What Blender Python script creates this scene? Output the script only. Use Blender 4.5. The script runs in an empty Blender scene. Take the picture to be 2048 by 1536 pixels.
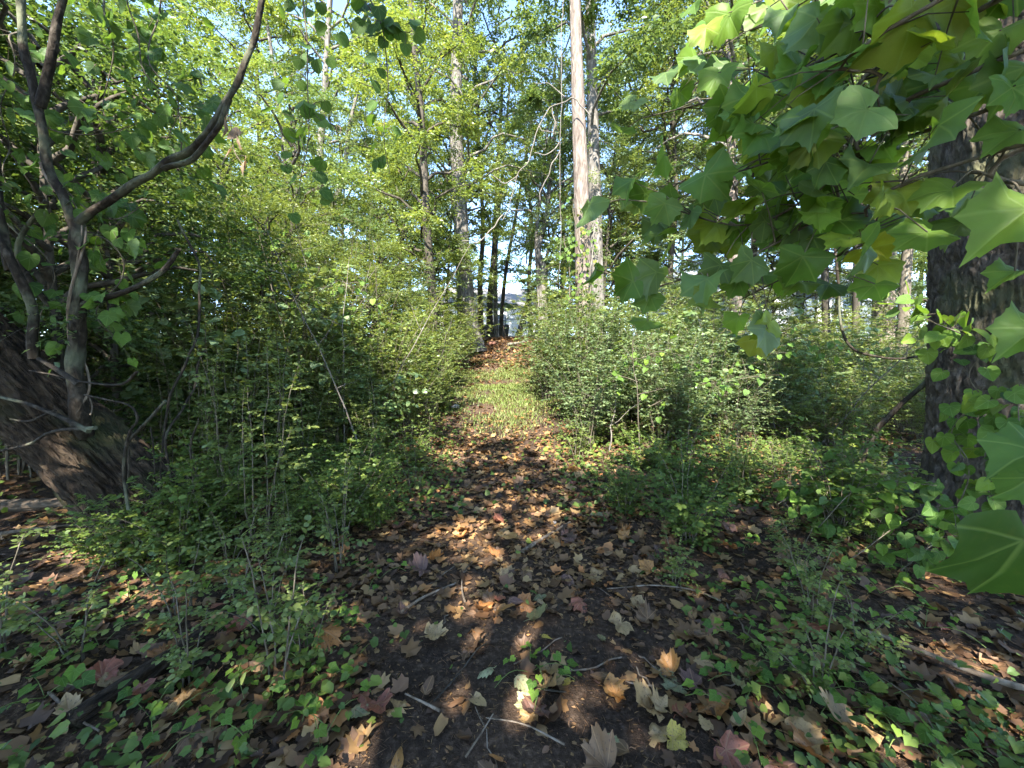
import bpy, math, random
import numpy as np
from mathutils import Matrix, Vector

# ------------------------------------------------------------------ camera, sky, sun, exposure
SC = bpy.context.scene
COL = SC.collection
PITCH = math.radians(3.0)
CAMZ, FPX = 1.4, 770.0                      # eye height, focal length in pixels of a 2048 wide picture
cam_d = bpy.data.cameras.new('camera'); cam = bpy.data.objects.new('camera', cam_d); COL.objects.link(cam)
cam_d.sensor_width = 36.0; cam_d.lens = 36.0 * FPX / 2048.0
cam_d.clip_start = 0.05; cam_d.clip_end = 900.0
cam.location = (0, 0, CAMZ); cam.rotation_euler = (math.radians(90) - PITCH, 0, 0)
SC.camera = cam

SUN_EL, SUN_AZ = math.radians(44), math.radians(-10)    # the sun stands behind the viewer, slightly to the left
to_sun = Vector((math.sin(SUN_AZ) * math.cos(SUN_EL), -math.cos(SUN_AZ) * math.cos(SUN_EL), math.sin(SUN_EL)))
W = bpy.data.worlds.new('World'); SC.world = W; W.use_nodes = True
nt = W.node_tree; nt.nodes.clear()
wo = nt.nodes.new('ShaderNodeOutputWorld'); wb = nt.nodes.new('ShaderNodeBackground'); ws = nt.nodes.new('ShaderNodeTexSky')
ws.sky_type = 'NISHITA'; ws.sun_disc = False; ws.sun_elevation = SUN_EL
ws.sun_rotation = math.atan2(to_sun.x, to_sun.y)
ws.altitude = 1500; ws.air_density = 1.0; ws.dust_density = 0.3; ws.ozone_density = 2.2
wb.inputs['Strength'].default_value = 0.15
nt.links.new(ws.outputs[0], wb.inputs[0]); nt.links.new(wb.outputs[0], wo.inputs[0])
sun_d = bpy.data.lights.new('sun', 'SUN'); sun = bpy.data.objects.new('sun', sun_d); COL.objects.link(sun)
sun_d.energy = 4.7; sun_d.angle = math.radians(0.5); sun_d.color = (1.0, 0.95, 0.87)
sun.rotation_euler = to_sun.to_track_quat('Z', 'Y').to_euler()
SC.view_settings.view_transform = 'Standard'; SC.view_settings.look = 'None'
SC.view_settings.exposure = 2.9; SC.view_settings.gamma = 1.0; SC.view_settings.use_curve_mapping = False
SC.cycles.max_bounces = 8; SC.cycles.diffuse_bounces = 5; SC.cycles.glossy_bounces = 2
SC.cycles.transmission_bounces = 4; SC.cycles.transparent_max_bounces = 4
SC.cycles.use_denoising = True; SC.cycles.sample_clamp_indirect = 6.0
SC.cycles.adaptive_threshold = 0.02

# ------------------------------------------------------------------ helpers: numbers
RNG = np.random.default_rng(7)
random.seed(7)
CP, SP = math.cos(PITCH), math.sin(PITCH)
def ray(px, py):
    a, b = (px - 1024) / FPX, (768 - py) / FPX
    return np.array([a, CP + b * SP, -SP + b * CP])
def at(px, py, fwd):                        # the point seen at a pixel, at a real forward distance in metres
    d = ray(px, py)
    return np.array([0, 0, CAMZ]) + d * (fwd / d[1])
def _hash(i, j, k):
    h = (i * 374761393 + j * 668265263 + k * 2147483647 + 1274126177) & 0xFFFFFFFF
    h = ((h ^ (h >> 13)) * 1103515245) & 0xFFFFFFFF
    return ((h ^ (h >> 16)) & 0xFFFF) / 65535.0
def vnoise(p):                              # smooth value noise in -1..1
    p = np.asarray(p, float); f = np.floor(p); t = p - f; t = t * t * (3 - 2 * t); f = f.astype(np.int64)
    r = 0
    for dx in (0, 1):
        for dy in (0, 1):
            for dz in (0, 1):
                w = (t[..., 0] if dx else 1 - t[..., 0]) * (t[..., 1] if dy else 1 - t[..., 1]) * (t[..., 2] if dz else 1 - t[..., 2])
                r = r + w * _hash(f[..., 0] + dx, f[..., 1] + dy, f[..., 2] + dz)
    return r * 2 - 1
_PY = np.linspace(-120, 420, 2161)
_PZ = np.interp(_PY, [-120, 3.0, 4.5, 5.8, 8, 11.5, 17, 21, 28, 60, 420], [0, 0, .1, .28, .56, 1.2, 2.45, 2.85, 3.25, 4.3, 8])
_PZ = np.convolve(np.pad(_PZ, 3, mode='edge'), np.ones(7) / 7, 'valid')
def path_x(y):
    return 0.12 - 0.045 * y
def ground(x, y):
    x = np.asarray(x, float); y = np.asarray(y, float)
    p = np.stack([x, y, x * 0], -1)
    n = 0.05 * vnoise(p * 0.55 + 3.3) + 0.02 * vnoise(p * 1.9 + 9.1) + 0.006 * vnoise(p * 7.0)
    side = np.clip((np.abs(x - path_x(y)) - 0.7) / 1.6, 0, 1)
    near = np.clip((16 - y) / 8, 0, 1)
    rise = np.interp(y, _PY, _PZ)           # the land climbs away from the viewer
    return n + 0.10 * side * near + rise
def gpt(px, py):                            # the ground point seen at a pixel
    d = ray(px, py); t = np.linspace(.3, 60, 4000)
    q = np.array([0, 0, CAMZ]) + d * t[:, None]
    k = np.argmax(q[:, 2] <= ground(q[:, 0], q[:, 1]))
    return q[k]
def unit(v):
    return v / np.maximum(np.linalg.norm(v, axis=-1, keepdims=True), 1e-9)
def basis(tip, nrm):                        # columns: side, tip, normal
    tip = unit(tip); side = unit(np.cross(tip, nrm)); n = np.cross(side, tip)
    return np.stack([side, tip, n], -1)
def smooth(pts, n):                         # Catmull-Rom through control points
    P = np.asarray(pts, float); P = np.vstack([2 * P[0] - P[1], P, 2 * P[-1] - P[-2]])
    m = len(P) - 3; out = []
    for s in np.linspace(0, m, n):
        i = min(int(s), m - 1); t = s - i
        a, b, c, d = P[i:i + 4]
        out.append(0.5 * (2 * b + (c - a) * t + (2 * a - 5 * b + 4 * c - d) * t * t + (3 * b - a - 3 * c + d) * t ** 3))
    return np.array(out)

# ------------------------------------------------------------------ helpers: meshes
def mesh_np(name, V, F, mat=None, attrs=None, smooth_shade=True):
    me = bpy.data.meshes.new(name)
    V = np.ascontiguousarray(V, np.float32)
    F = [np.asarray(f, np.int32) for f in (F if isinstance(F, list) else [F]) if len(f)]
    me.vertices.add(len(V)); me.vertices.foreach_set('co', V.ravel())
    idx = np.concatenate([f.ravel() for f in F]); tot = np.concatenate([np.full(len(f), f.shape[1], np.int32) for f in F])
    start = np.concatenate([[0], np.cumsum(tot)[:-1]]).astype(np.int32)
    me.loops.add(len(idx)); me.loops.foreach_set('vertex_index', idx)
    me.polygons.add(len(tot)); me.polygons.foreach_set('loop_start', start)
    me.polygons.foreach_set('use_smooth', np.full(len(tot), smooth_shade))
    for k, v in (attrs or {}).items():
        v = np.ascontiguousarray(v, np.float32)
        a = me.attributes.new(k, 'FLOAT' if v.ndim == 1 else 'FLOAT_VECTOR', 'POINT')
        a.data.foreach_set('value' if v.ndim == 1 else 'vector', v.ravel())
    me.update(calc_edges=True); me.validate()
    if mat: me.materials.append(mat)
    return me
class MB:                                   # collects pieces of one mesh
    def __init__(s): s.V = []; s.F = {3: [], 4: []}; s.n = 0; s.A = {'rnd': [], 'luv': []}
    def add(s, V, F, rnd=None, luv=None):
        V = np.asarray(V, float); F = np.asarray(F, int)
        s.V.append(V); s.F[F.shape[1]].append(F + s.n); s.n += len(V)
        s.A['rnd'].append(np.zeros(len(V)) if rnd is None else np.broadcast_to(rnd, len(V)))
        s.A['luv'].append(np.zeros((len(V), 3)) if luv is None else luv)
        return s
    def tube(s, pts, rad, sides=6, rough=0.0, freq=4.0, cap=True, fres=1.0):
        P = np.asarray(pts, float); n = len(P); rad = np.broadcast_to(rad, n).astype(float)
        T = unit(np.gradient(P, axis=0)); ref = np.array([1.0, 0, 0]) if abs(T[0][0]) < 0.8 else np.array([0, 1.0, 0])
        U = []; u = unit(ref - T[0] * (ref @ T[0]))
        for t in T:
            u = unit(u - t * (u @ t)); U.append(u)
        U = np.array(U); Wd = np.cross(T, U)
        a = np.arange(sides) * 2 * math.pi / sides
        c, sn = np.cos(a), np.sin(a)
        dirs = U[:, None, :] * c[None, :, None] + Wd[:, None, :] * sn[None, :, None]
        r = rad[:, None] * np.ones(sides)[None]
        if rough:
            q = np.stack([np.broadcast_to(c * freq, (n, sides)), np.broadcast_to(sn * freq, (n, sides)),
                          np.broadcast_to((np.cumsum(np.r_[0, np.linalg.norm(np.diff(P, axis=0), axis=1)]) * fres)[:, None], (n, sides))], -1)
            r = r * (1 + rough * (vnoise(q + 5.5 + s.n * 0.013) + 0.5 * vnoise(q * 2.3)))
        V = (P[:, None, :] + dirs * r[..., None]).reshape(-1, 3)
        i, j = np.meshgrid(np.arange(n - 1), np.arange(sides), indexing='ij'); k = (j + 1) % sides
        F = np.stack([i * sides + j, i * sides + k, (i + 1) * sides + k, (i + 1) * sides + j], -1).reshape(-1, 4)
        s.add(V, F)
        if cap:
            for e, row in ((P[-1], n - 1), (P[0], 0)):
                base = s.n; ring = row * sides + np.arange(sides)
                s.add(np.vstack([V[ring], e[None]]), np.array([[q, (q + 1) % sides, sides] if row else [(q + 1) % sides, q, sides] for q in range(sides)]))
        return s
    def box(s, lo, hi):
        x0, y0, z0 = lo; x1, y1, z1 = hi
        V = [(x0, y0, z0), (x1, y0, z0), (x1, y1, z0), (x0, y1, z0), (x0, y0, z1), (x1, y0, z1), (x1, y1, z1), (x0, y1, z1)]
        return s.add(V, [(0, 3, 2, 1), (4, 5, 6, 7), (0, 1, 5, 4), (1, 2, 6, 5), (2, 3, 7, 6), (3, 0, 4, 7)])
    def leaves(s, tpl, pos, R, scale, rnd):
        TV, TF = tpl; n = len(pos)
        if n == 0: return s
        sc = np.asarray(scale, float)
        if sc.ndim == 1: sc = sc[:, None]
        L = TV[None] * sc[:, None, :]
        V = np.einsum('nij,nvj->nvi', R, L) + pos[:, None, :]
        F = (TF[None] + (np.arange(n) * len(TV))[:, None, None]).reshape(-1, 3)
        return s.add(V.reshape(-1, 3), F, np.repeat(rnd, len(TV)), np.tile(TV, (n, 1)))
    def mesh(s, name, mat, smooth_shade=True, attrs=True):
        F = [np.concatenate(s.F[k]) for k in (3, 4) if s.F[k]]
        A = {k: np.concatenate(v) for k, v in s.A.items()} if attrs else None
        return mesh_np(name, np.concatenate(s.V), F, mat, A, smooth_shade)
def link(name, me, parent=None, loc=(0, 0, 0), rot=(0, 0, 0), scale=(1, 1, 1), mw=None):
    o = bpy.data.objects.new(name, me); COL.objects.link(o)
    if parent: o.parent = parent
    if mw is not None: o.matrix_local = mw
    else: o.location = loc; o.rotation_euler = rot; o.scale = scale
    return o
def tag(o, label=None, cat=None, group=None, kind=None):
    if label: o['label'] = label
    if cat: o['category'] = cat
    if group: o['group'] = group
    if kind: o['kind'] = kind
    return o
def thing(name, label, cat, loc=(0, 0, 0), rotz=0.0, group=None, scale=1.0):
    o = bpy.data.objects.new(name, None); COL.objects.link(o); o.empty_display_size = 0.2
    o.location = loc; o.rotation_euler = (0, 0, rotz); o.scale = (scale,) * 3 if np.isscalar(scale) else scale
    return tag(o, label, cat, group)
def mat4(pos, R, s=1.0):
    M = Matrix([[R[i][j] * s for j in range(3)] + [pos[i]] for i in range(3)] + [[0, 0, 0, 1]])
    return M

# ------------------------------------------------------------------ leaf shapes (base at origin, tip along +y, face up +z)
def fold(V, F, cup=0.12, droop=0.15, wave=0.0, seed=0):
    V = np.array(V, float); r = np.random.default_rng(seed)
    ph = r.uniform(0, 6, 4)
    V[:, 2] += cup * np.abs(V[:, 0]) - droop * (V[:, 1] ** 2) * 0.6 + wave * (np.sin(V[:, 0] * 5 + ph[0]) * np.cos(V[:, 1] * 4 + ph[1]) + 0.6 * np.sin(V[:, 0] * 9 + V[:, 1] * 7 + ph[2]))
    return V, np.array(F, int)
RHOMB = fold([(0, 0, 0), (.27, .42, 0), (0, 1, 0), (-.27, .42, 0)], [(0, 1, 2), (0, 2, 3)], 0.25, 0.2)
OVAL = fold([(0, 0, 0), (.2, .18, 0), (.3, .5, 0), (.17, .82, 0), (0, 1, 0), (-.17, .82, 0), (-.3, .5, 0), (-.2, .18, 0)],
            [(0, 1, 7), (1, 2, 6), (1, 6, 7), (2, 3, 5), (2, 5, 6), (3, 4, 5)], 0.22, 0.25)
def polar_leaf(half, rings=(0.5,), cup=.1, droop=.2, wave=.05, seed=0, jitter=.04, petiole=0.0, asym=0.0):
    r = np.random.default_rng(seed)
    pts = [(a, q) for a, q in half] + [(360 - a, q) for a, q in reversed(half[1:-1])]
    A = np.radians([p[0] for p in pts]); Q = np.array([p[1] for p in pts]) * (1 + r.uniform(-jitter, jitter, len(pts)))
    n = len(pts); V = [np.zeros((1, 3))]
    for k in (*rings, 1.0):
        V.append(np.stack([np.sin(A) * Q * k, np.cos(A) * Q * k, A * 0], -1))
    F = [(0, 1 + (i + 1) % n, 1 + i) for i in range(n)]
    for g in range(len(rings)):
        b0, b1 = 1 + g * n, 1 + (g + 1) * n
        for i in range(n):
            j = (i + 1) % n; F += [(b0 + i, b0 + j, b1 + j), (b0 + i, b1 + j, b1 + i)]
    V = np.vstack(V); flat = V.copy(); V, F = fold(V, F, cup, droop, wave, seed)
    V[:, 2] += asym * V[:, 0] * np.abs(V[:, 0])
    if petiole:
        m = len(V); w = .014
        P = np.array([(w, 0, 0), (-w, 0, 0), (w, -petiole * .5, .05), (-w, -petiole * .5, .05), (w * 1.4, -petiole, -.02), (-w * 1.4, -petiole, -.02), (0, 0, -.02), (0, -petiole * .5, .02), (0, -petiole, -.05)])
        V = np.vstack([V, P]); flat = np.vstack([flat, P])
        F = np.vstack([F, [(m, m + 1, m + 3), (m, m + 3, m + 2), (m + 2, m + 3, m + 5), (m + 2, m + 5, m + 4), (m + 1, m + 6, m + 7), (m + 1, m + 7, m + 3), (m + 3, m + 7, m + 8), (m + 3, m + 8, m + 5)]])
    return V, F, flat
SYC = [(0, 1), (6, .85), (11, .89), (17, .80), (23, .77), (29, .83), (35, .86), (43, .97), (49, .86), (56, .85), (62, .77), (70, .74), (78, .78), (86, .77), (97, .84), (108, .68), (130, .50), (155, .36), (180, .12)]
SYC_LO = [(0, 1), (22, .66), (43, .95), (67, .63), (97, .72), (140, .38), (180, .1)]
HEART = [(0, 1), (12, .88), (30, .76), (55, .66), (85, .58), (115, .53), (145, .44), (165, .30), (180, .12)]
IVY = [(0, 1), (17, .72), (40, .62), (62, .70), (80, .56), (105, .50), (135, .52), (158, .40), (180, .1)]
ROUND = [(0, 1.02), (14, .97), (32, .86), (50, .72), (70, .55), (95, .36), (180, .03)]
OVATE = [(0, 1), (9, .84), (20, .66), (36, .47), (60, .34), (100, .24), (180, .03)]
OAK = [(0, 1), (7, .86), (12, .74), (17, .78), (24, .58), (32, .62), (42, .42), (55, .44), (78, .26), (110, .16), (180, .03)]

# ------------------------------------------------------------------ materials
def new_mat(name):
    m = bpy.data.materials.new(name); m.use_nodes = True; t = m.node_tree; t.nodes.clear()
    return m, t, t.nodes, t.links
def N(nodes, kind, **kw):
    n = nodes.new(kind)
    for k, v in kw.items():
        if k.startswith('i_'): n.inputs[int(k[2:]) if k[2:].isdigit() else k[2:]].default_value = v
        else: setattr(n, k, v)
    return n
def ramp(nodes, stops):
    r = nodes.new('ShaderNodeValToRGB'); e = r.color_ramp.elements
    while len(e) < len(stops): e.new(0.5)
    for q, (p, c) in zip(e, stops): q.position = p; q.color = (*c, 1)
    return r
def leaf_mat(name, stops, trans=0.45, tcol=1.6, rough=0.42, spec=0.4, src='rnd', veins=None, spots=0.0, spotcol=(.05, .02, .01), under=None, hue_t=(1.1, 1.02, 0.45)):
    m, t, nd, L = new_mat(name)
    out = nd.new('ShaderNodeOutputMaterial')
    if name.startswith('foliage'): stops = [(p, (r * 1.06, g, b * 1.1 + .012)) for p, (r, g, b) in stops]
    if src == 'rnd':
        a = N(nd, 'ShaderNodeAttribute', attribute_name='rnd'); r = ramp(nd, stops); L.new(a.outputs['Fac'], r.inputs[0]); col = r.outputs[0]
    else:
        oi = nd.new('ShaderNodeObjectInfo'); col = oi.outputs['Color']
    tc = nd.new('ShaderNodeTexCoord')
    no = N(nd, 'ShaderNodeTexNoise'); no.inputs['Scale'].default_value = 22.0 if src == 'rnd' else 2.2; no.inputs['Detail'].default_value = 3
    L.new(tc.outputs['Object'], no.inputs['Vector'])
    mul = N(nd, 'ShaderNodeMapRange'); mul.inputs[3].default_value = 0.72; mul.inputs[4].default_value = 1.28; L.new(no.outputs['Fac'], mul.inputs[0])
    mx = N(nd, 'ShaderNodeMix', data_type='RGBA', blend_type='MULTIPLY'); mx.inputs[0].default_value = 1
    L.new(col, mx.inputs[6]); L.new(mul.outputs[0], mx.inputs[7]); col = mx.outputs[2]
    if spots:
        n2 = N(nd, 'ShaderNodeTexNoise'); n2.inputs['Scale'].default_value = 9 if src != 'rnd' else 60; n2.inputs['Detail'].default_value = 4
        L.new(tc.outputs['Object'], n2.inputs['Vector'])
        g = N(nd, 'ShaderNodeMapRange'); g.inputs[1].default_value = .56; g.inputs[2].default_value = .68; g.inputs[4].default_value = spots; L.new(n2.outputs['Fac'], g.inputs[0])
        m2 = N(nd, 'ShaderNodeMix', data_type='RGBA'); m2.inputs[7].default_value = (*spotcol, 1)
        L.new(g.outputs[0], m2.inputs[0]); L.new(col, m2.inputs[6]); col = m2.outputs[2]
    bump = None
    if veins:
        at_ = N(nd, 'ShaderNodeAttribute', attribute_name='luv'); sep = nd.new('ShaderNodeSeparateXYZ'); L.new(at_.outputs['Vector'], sep.inputs[0])
        def mth(op, a, b=None, c=None):
            q = N(nd, 'ShaderNodeMath', operation=op)
            for k, v in enumerate((a, b, c)):
                if v is None: continue
                if isinstance(v, (int, float)): q.inputs[k].default_value = v
                else: L.new(v, q.inputs[k])
            return q.outputs[0]
        ax = mth('ABSOLUTE', sep.outputs[0]); best = None
        for dg in veins['ang']:
            s_, c_ = math.sin(math.radians(dg)), math.cos(math.radians(dg))
            d = mth('ABSOLUTE', mth('SUBTRACT', mth('MULTIPLY', ax, c_), mth('MULTIPLY', sep.outputs[1], s_)))
            along = mth('ADD', mth('MULTIPLY', ax, s_), mth('MULTIPLY', sep.outputs[1], c_))
            w = mth('ADD', d, mth('MULTIPLY', mth('LESS_THAN', along, 0.0), 9.0))
            # fine side veins leave the main vein at a slant
            sv = mth('ABSOLUTE', mth('SUBTRACT', mth('FRACT', mth('MULTIPLY', mth('SUBTRACT', along, mth('MULTIPLY', d, 0.8)), 8.0)), 0.5))
            w2 = mth('ADD', mth('MULTIPLY', sv, 0.13), mth('ADD', mth('MULTIPLY', mth('GREATER_THAN', d, 0.13), 9.0), 0.018))
            best = w if best is None else mth('MINIMUM', best, w)
        g = N(nd, 'ShaderNodeMapRange'); g.inputs[1].default_value = 0.006; g.inputs[2].default_value = 0.03; g.inputs[3].default_value = veins.get('amt', .6); g.inputs[4].default_value = 0; L.new(best, g.inputs[0])
        m3 = N(nd, 'ShaderNodeMix', data_type='RGBA'); m3.inputs[7].default_value = (*veins['col'], 1)
        L.new(g.outputs[0], m3.inputs[0]); L.new(col, m3.inputs[6]); col = m3.outputs[2]
        bump = N(nd, 'ShaderNodeBump'); bump.inputs['Strength'].default_value = .5; bump.inputs['Distance'].default_value = .004; bump.invert = True; L.new(g.outputs[0], bump.inputs['Height'])
    if under:
        ge = nd.new('ShaderNodeNewGeometry'); m4 = N(nd, 'ShaderNodeMix', data_type='RGBA', blend_type='MIX'); m4.inputs[7].default_value = (*under, 1)
        f = N(nd, 'ShaderNodeMath', operation='MULTIPLY'); f.inputs[1].default_value = .5; L.new(ge.outputs['Backfacing'], f.inputs[0])
        L.new(f.outputs[0], m4.inputs[0]); L.new(col, m4.inputs[6]); col_d = m4.outputs[2]
    else: col_d = col
    p = nd.new('ShaderNodeBsdfPrincipled'); p.inputs['Roughness'].default_value = rough; p.inputs['Specular IOR Level'].default_value = spec
    L.new(col_d, p.inputs['Base Color'])
    if bump: L.new(bump.outputs[0], p.inputs['Normal'])
    if trans:
        tr = nd.new('ShaderNodeBsdfTranslucent'); tm = N(nd, 'ShaderNodeMix', data_type='RGBA', blend_type='MULTIPLY'); tm.inputs[0].default_value = 1
        tm.inputs[7].default_value = (tcol * hue_t[0], tcol * hue_t[1], tcol * hue_t[2], 1)
        L.new(col, tm.inputs[6]); L.new(tm.outputs[2], tr.inputs[0])
        ms = nd.new('ShaderNodeMixShader'); ms.inputs[0].default_value = trans
        L.new(p.outputs[0], ms.inputs[1]); L.new(tr.outputs[0], ms.inputs[2]); L.new(ms.outputs[0], out.inputs[0])
    else: L.new(p.outputs[0], out.inputs[0])
    return m
def bark_mat(name, c0, c1, c2, sx=14.0, sz=2.0, bump=0.6, moss=None, rough=.9, dist=.02):
    m, t, nd, L = new_mat(name); out = nd.new('ShaderNodeOutputMaterial')
    tc = nd.new('ShaderNodeTexCoord'); mp = nd.new('ShaderNodeMapping'); mp.inputs['Scale'].default_value = (sx, sx, sz); L.new(tc.outputs['Object'], mp.inputs[0])
    n1 = N(nd, 'ShaderNodeTexNoise'); n1.inputs['Scale'].default_value = 1.0; n1.inputs['Detail'].default_value = 6; n1.inputs['Distortion'].default_value = .6; L.new(mp.outputs[0], n1.inputs['Vector'])
    vo = N(nd, 'ShaderNodeTexVoronoi', feature='DISTANCE_TO_EDGE'); vo.inputs['Scale'].default_value = .9; L.new(mp.outputs[0], vo.inputs['Vector'])
    r = ramp(nd, [(.28, c0), (.5, c1), (.72, c2)]); L.new(n1.outputs['Fac'], r.inputs[0]); col = r.outputs[0]
    if moss:
        n2 = N(nd, 'ShaderNodeTexNoise'); n2.inputs['Scale'].default_value = 2.3; n2.inputs['Detail'].default_value = 5; L.new(tc.outputs['Object'], n2.inputs['Vector'])
        g = N(nd, 'ShaderNodeMapRange'); g.inputs[1].default_value = .52; g.inputs[2].default_value = .66; g.inputs[4].default_value = .8; L.new(n2.outputs['Fac'], g.inputs[0])
        m2 = N(nd, 'ShaderNodeMix', data_type='RGBA'); m2.inputs[7].default_value = (*moss, 1); L.new(g.outputs[0], m2.inputs[0]); L.new(col, m2.inputs[6]); col = m2.outputs[2]
    h = N(nd, 'ShaderNodeMath', operation='MULTIPLY_ADD'); L.new(vo.outputs['Distance'], h.inputs[0]); h.inputs[1].default_value = .8; L.new(n1.outputs['Fac'], h.inputs[2])
    b = N(nd, 'ShaderNodeBump'); b.inputs['Strength'].default_value = bump; b.inputs['Distance'].default_value = dist; L.new(h.outputs[0], b.inputs['Height'])
    p = nd.new('ShaderNodeBsdfPrincipled'); p.inputs['Roughness'].default_value = rough; p.inputs['Specular IOR Level'].default_value = .15
    L.new(col, p.inputs['Base Color']); L.new(b.outputs[0], p.inputs['Normal']); L.new(p.outputs[0], out.inputs[0])
    return m
def plain_mat(name, col, rough=.7, metal=0.0, var=.25, scale=8.0, spec=.3):
    m, t, nd, L = new_mat(name); out = nd.new('ShaderNodeOutputMaterial'); tc = nd.new('ShaderNodeTexCoord')
    n1 = N(nd, 'ShaderNodeTexNoise'); n1.inputs['Scale'].default_value = scale; n1.inputs['Detail'].default_value = 5; L.new(tc.outputs['Object'], n1.inputs['Vector'])
    r = ramp(nd, [(.3, tuple(c * (1 - var) for c in col)), (.7, tuple(min(1, c * (1 + var)) for c in col))]); L.new(n1.outputs['Fac'], r.inputs[0])
    p = nd.new('ShaderNodeBsdfPrincipled'); p.inputs['Roughness'].default_value = rough; p.inputs['Metallic'].default_value = metal; p.inputs['Specular IOR Level'].default_value = spec
    L.new(r.outputs[0], p.inputs['Base Color']); L.new(p.outputs[0], out.inputs[0]); return m
G = {}
G['tree'] = leaf_mat('foliage_green', [(0, (.055, .10, .024)), (.5, (.085, .14, .036)), (1, (.135, .185, .052))], .40, 1.4, .4, .45)
G['yellow'] = leaf_mat('foliage_yellow_green', [(0, (.085, .135, .02)), (.6, (.13, .185, .032)), (1, (.195, .23, .042))], .42, 1.4, .4, .45)
G['pale'] = leaf_mat('foliage_pale_green', [(0, (.08, .13, .04)), (.6, (.13, .19, .065)), (1, (.19, .24, .09))], .35, 1.4, .36, .5)
G['privet'] = leaf_mat('foliage_privet', [(0, (.05, .085, .022)), (.6, (.088, .13, .038)), (1, (.145, .18, .05))], .34, 1.35, .4, .4)
G['privet_y'] = leaf_mat('foliage_privet_fresh', [(0, (.066, .104, .016)), (.6, (.115, .158, .028)), (1, (.175, .21, .04))], .42, 1.35, .42, .4)
G['dark'] = leaf_mat('foliage_deep_green', [(0, (.03, .065, .01)), (.6, (.055, .095, .014)), (1, (.095, .135, .02))], .42, 1.6, .45, .3)
G['cover'] = leaf_mat('foliage_ground_cover', [(0, (.045, .08, .008)), (.6, (.078, .122, .012)), (1, (.14, .18, .018))], .32, 1.5, .5, .2)
G['grass'] = leaf_mat('grass_blades', [(0, (.085, .13, .025)), (.6, (.145, .19, .045)), (1, (.22, .225, .09))], .35, 1.3, .5)
G['litter'] = leaf_mat('leaf_litter', [(0, (.04, .021, .011)), (.3, (.085, .044, .02)), (.5, (.14, .076, .03)), (.68, (.20, .115, .044)), (.8, (.12, .062, .034)), (.93, (.27, .175, .075)), (1, (.28, .115, .036))], .12, 1.2, .6, .3, hue_t=(1.1, .8, .5))
G['syc'] = leaf_mat('sycamore_leaf', None, .48, 1.7, .5, .25, src='obj', veins={'ang': (0, 43, 96), 'col': (.20, .27, .08), 'amt': .32}, spots=.12, spotcol=(.10, .09, .02), under=(.14, .20, .09))
G['heart'] = leaf_mat('vine_leaf', None, .42, 1.6, .55, .15, src='obj', veins={'ang': (0, 38, 80), 'col': (.16, .24, .08), 'amt': .35}, under=(.12, .18, .08))
G['fallen'] = leaf_mat('fallen_leaf', None, .15, 1.2, .55, .35, src='obj', veins={'ang': (0, 43, 96), 'col': (.30, .18, .09), 'amt': .45}, spots=.8, spotcol=(.05, .026, .017), hue_t=(1.1, .8, .5))
B = {}
B['main'] = bark_mat('bark_pinkish_grey', (.055, .043, .034), (.13, .103, .083), (.20, .168, .14), 18, 3.5, 1.0, dist=.03)
B['big'] = bark_mat('bark_dark_fissured', (.022, .017, .012), (.058, .046, .034), (.12, .098, .077), 26, 12, 1.0, moss=(.07, .07, .035), dist=.03)
B['grey'] = bark_mat('bark_grey', (.045, .04, .034), (.10, .09, .076), (.19, .175, .155), 12, 3.0, .7)
B['dark'] = bark_mat('bark_dark', (.022, .019, .014), (.045, .038, .028), (.085, .072, .056), 12, 2.4, .6)
B['fallen'] = bark_mat('bark_rotting', (.010, .007, .005), (.028, .019, .012), (.062, .044, .028), 30, 11.0, 1.0, moss=(.03, .036, .012), dist=.035)
B['vine'] = bark_mat('bark_vine', (.009, .007, .005), (.021, .016, .011), (.06, .05, .037), 30, 16, .8, moss=(.12, .13, .08), dist=.012)
B['stick'] = bark_mat('bark_stick', (.06, .042, .028), (.13, .098, .068), (.24, .19, .145), 22, 6, .5, dist=.006)
B['log'] = bark_mat('bark_weathered_log', (.03, .022, .015), (.07, .052, .036), (.12, .095, .07), 24, 8, .8, dist=.01)
B['stem'] = bark_mat('bark_thin_stem', (.045, .038, .026), (.09, .075, .053), (.15, .13, .10), 30, 8, .3, dist=.004)
B['green_stem'] = plain_mat('green_stem', (.10, .13, .03), .5)
B['liana'] = bark_mat('bark_bleached_liana', (.07, .06, .05), (.13, .115, .095), (.19, .17, .145), 24, 6, .4, dist=.005)

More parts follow.
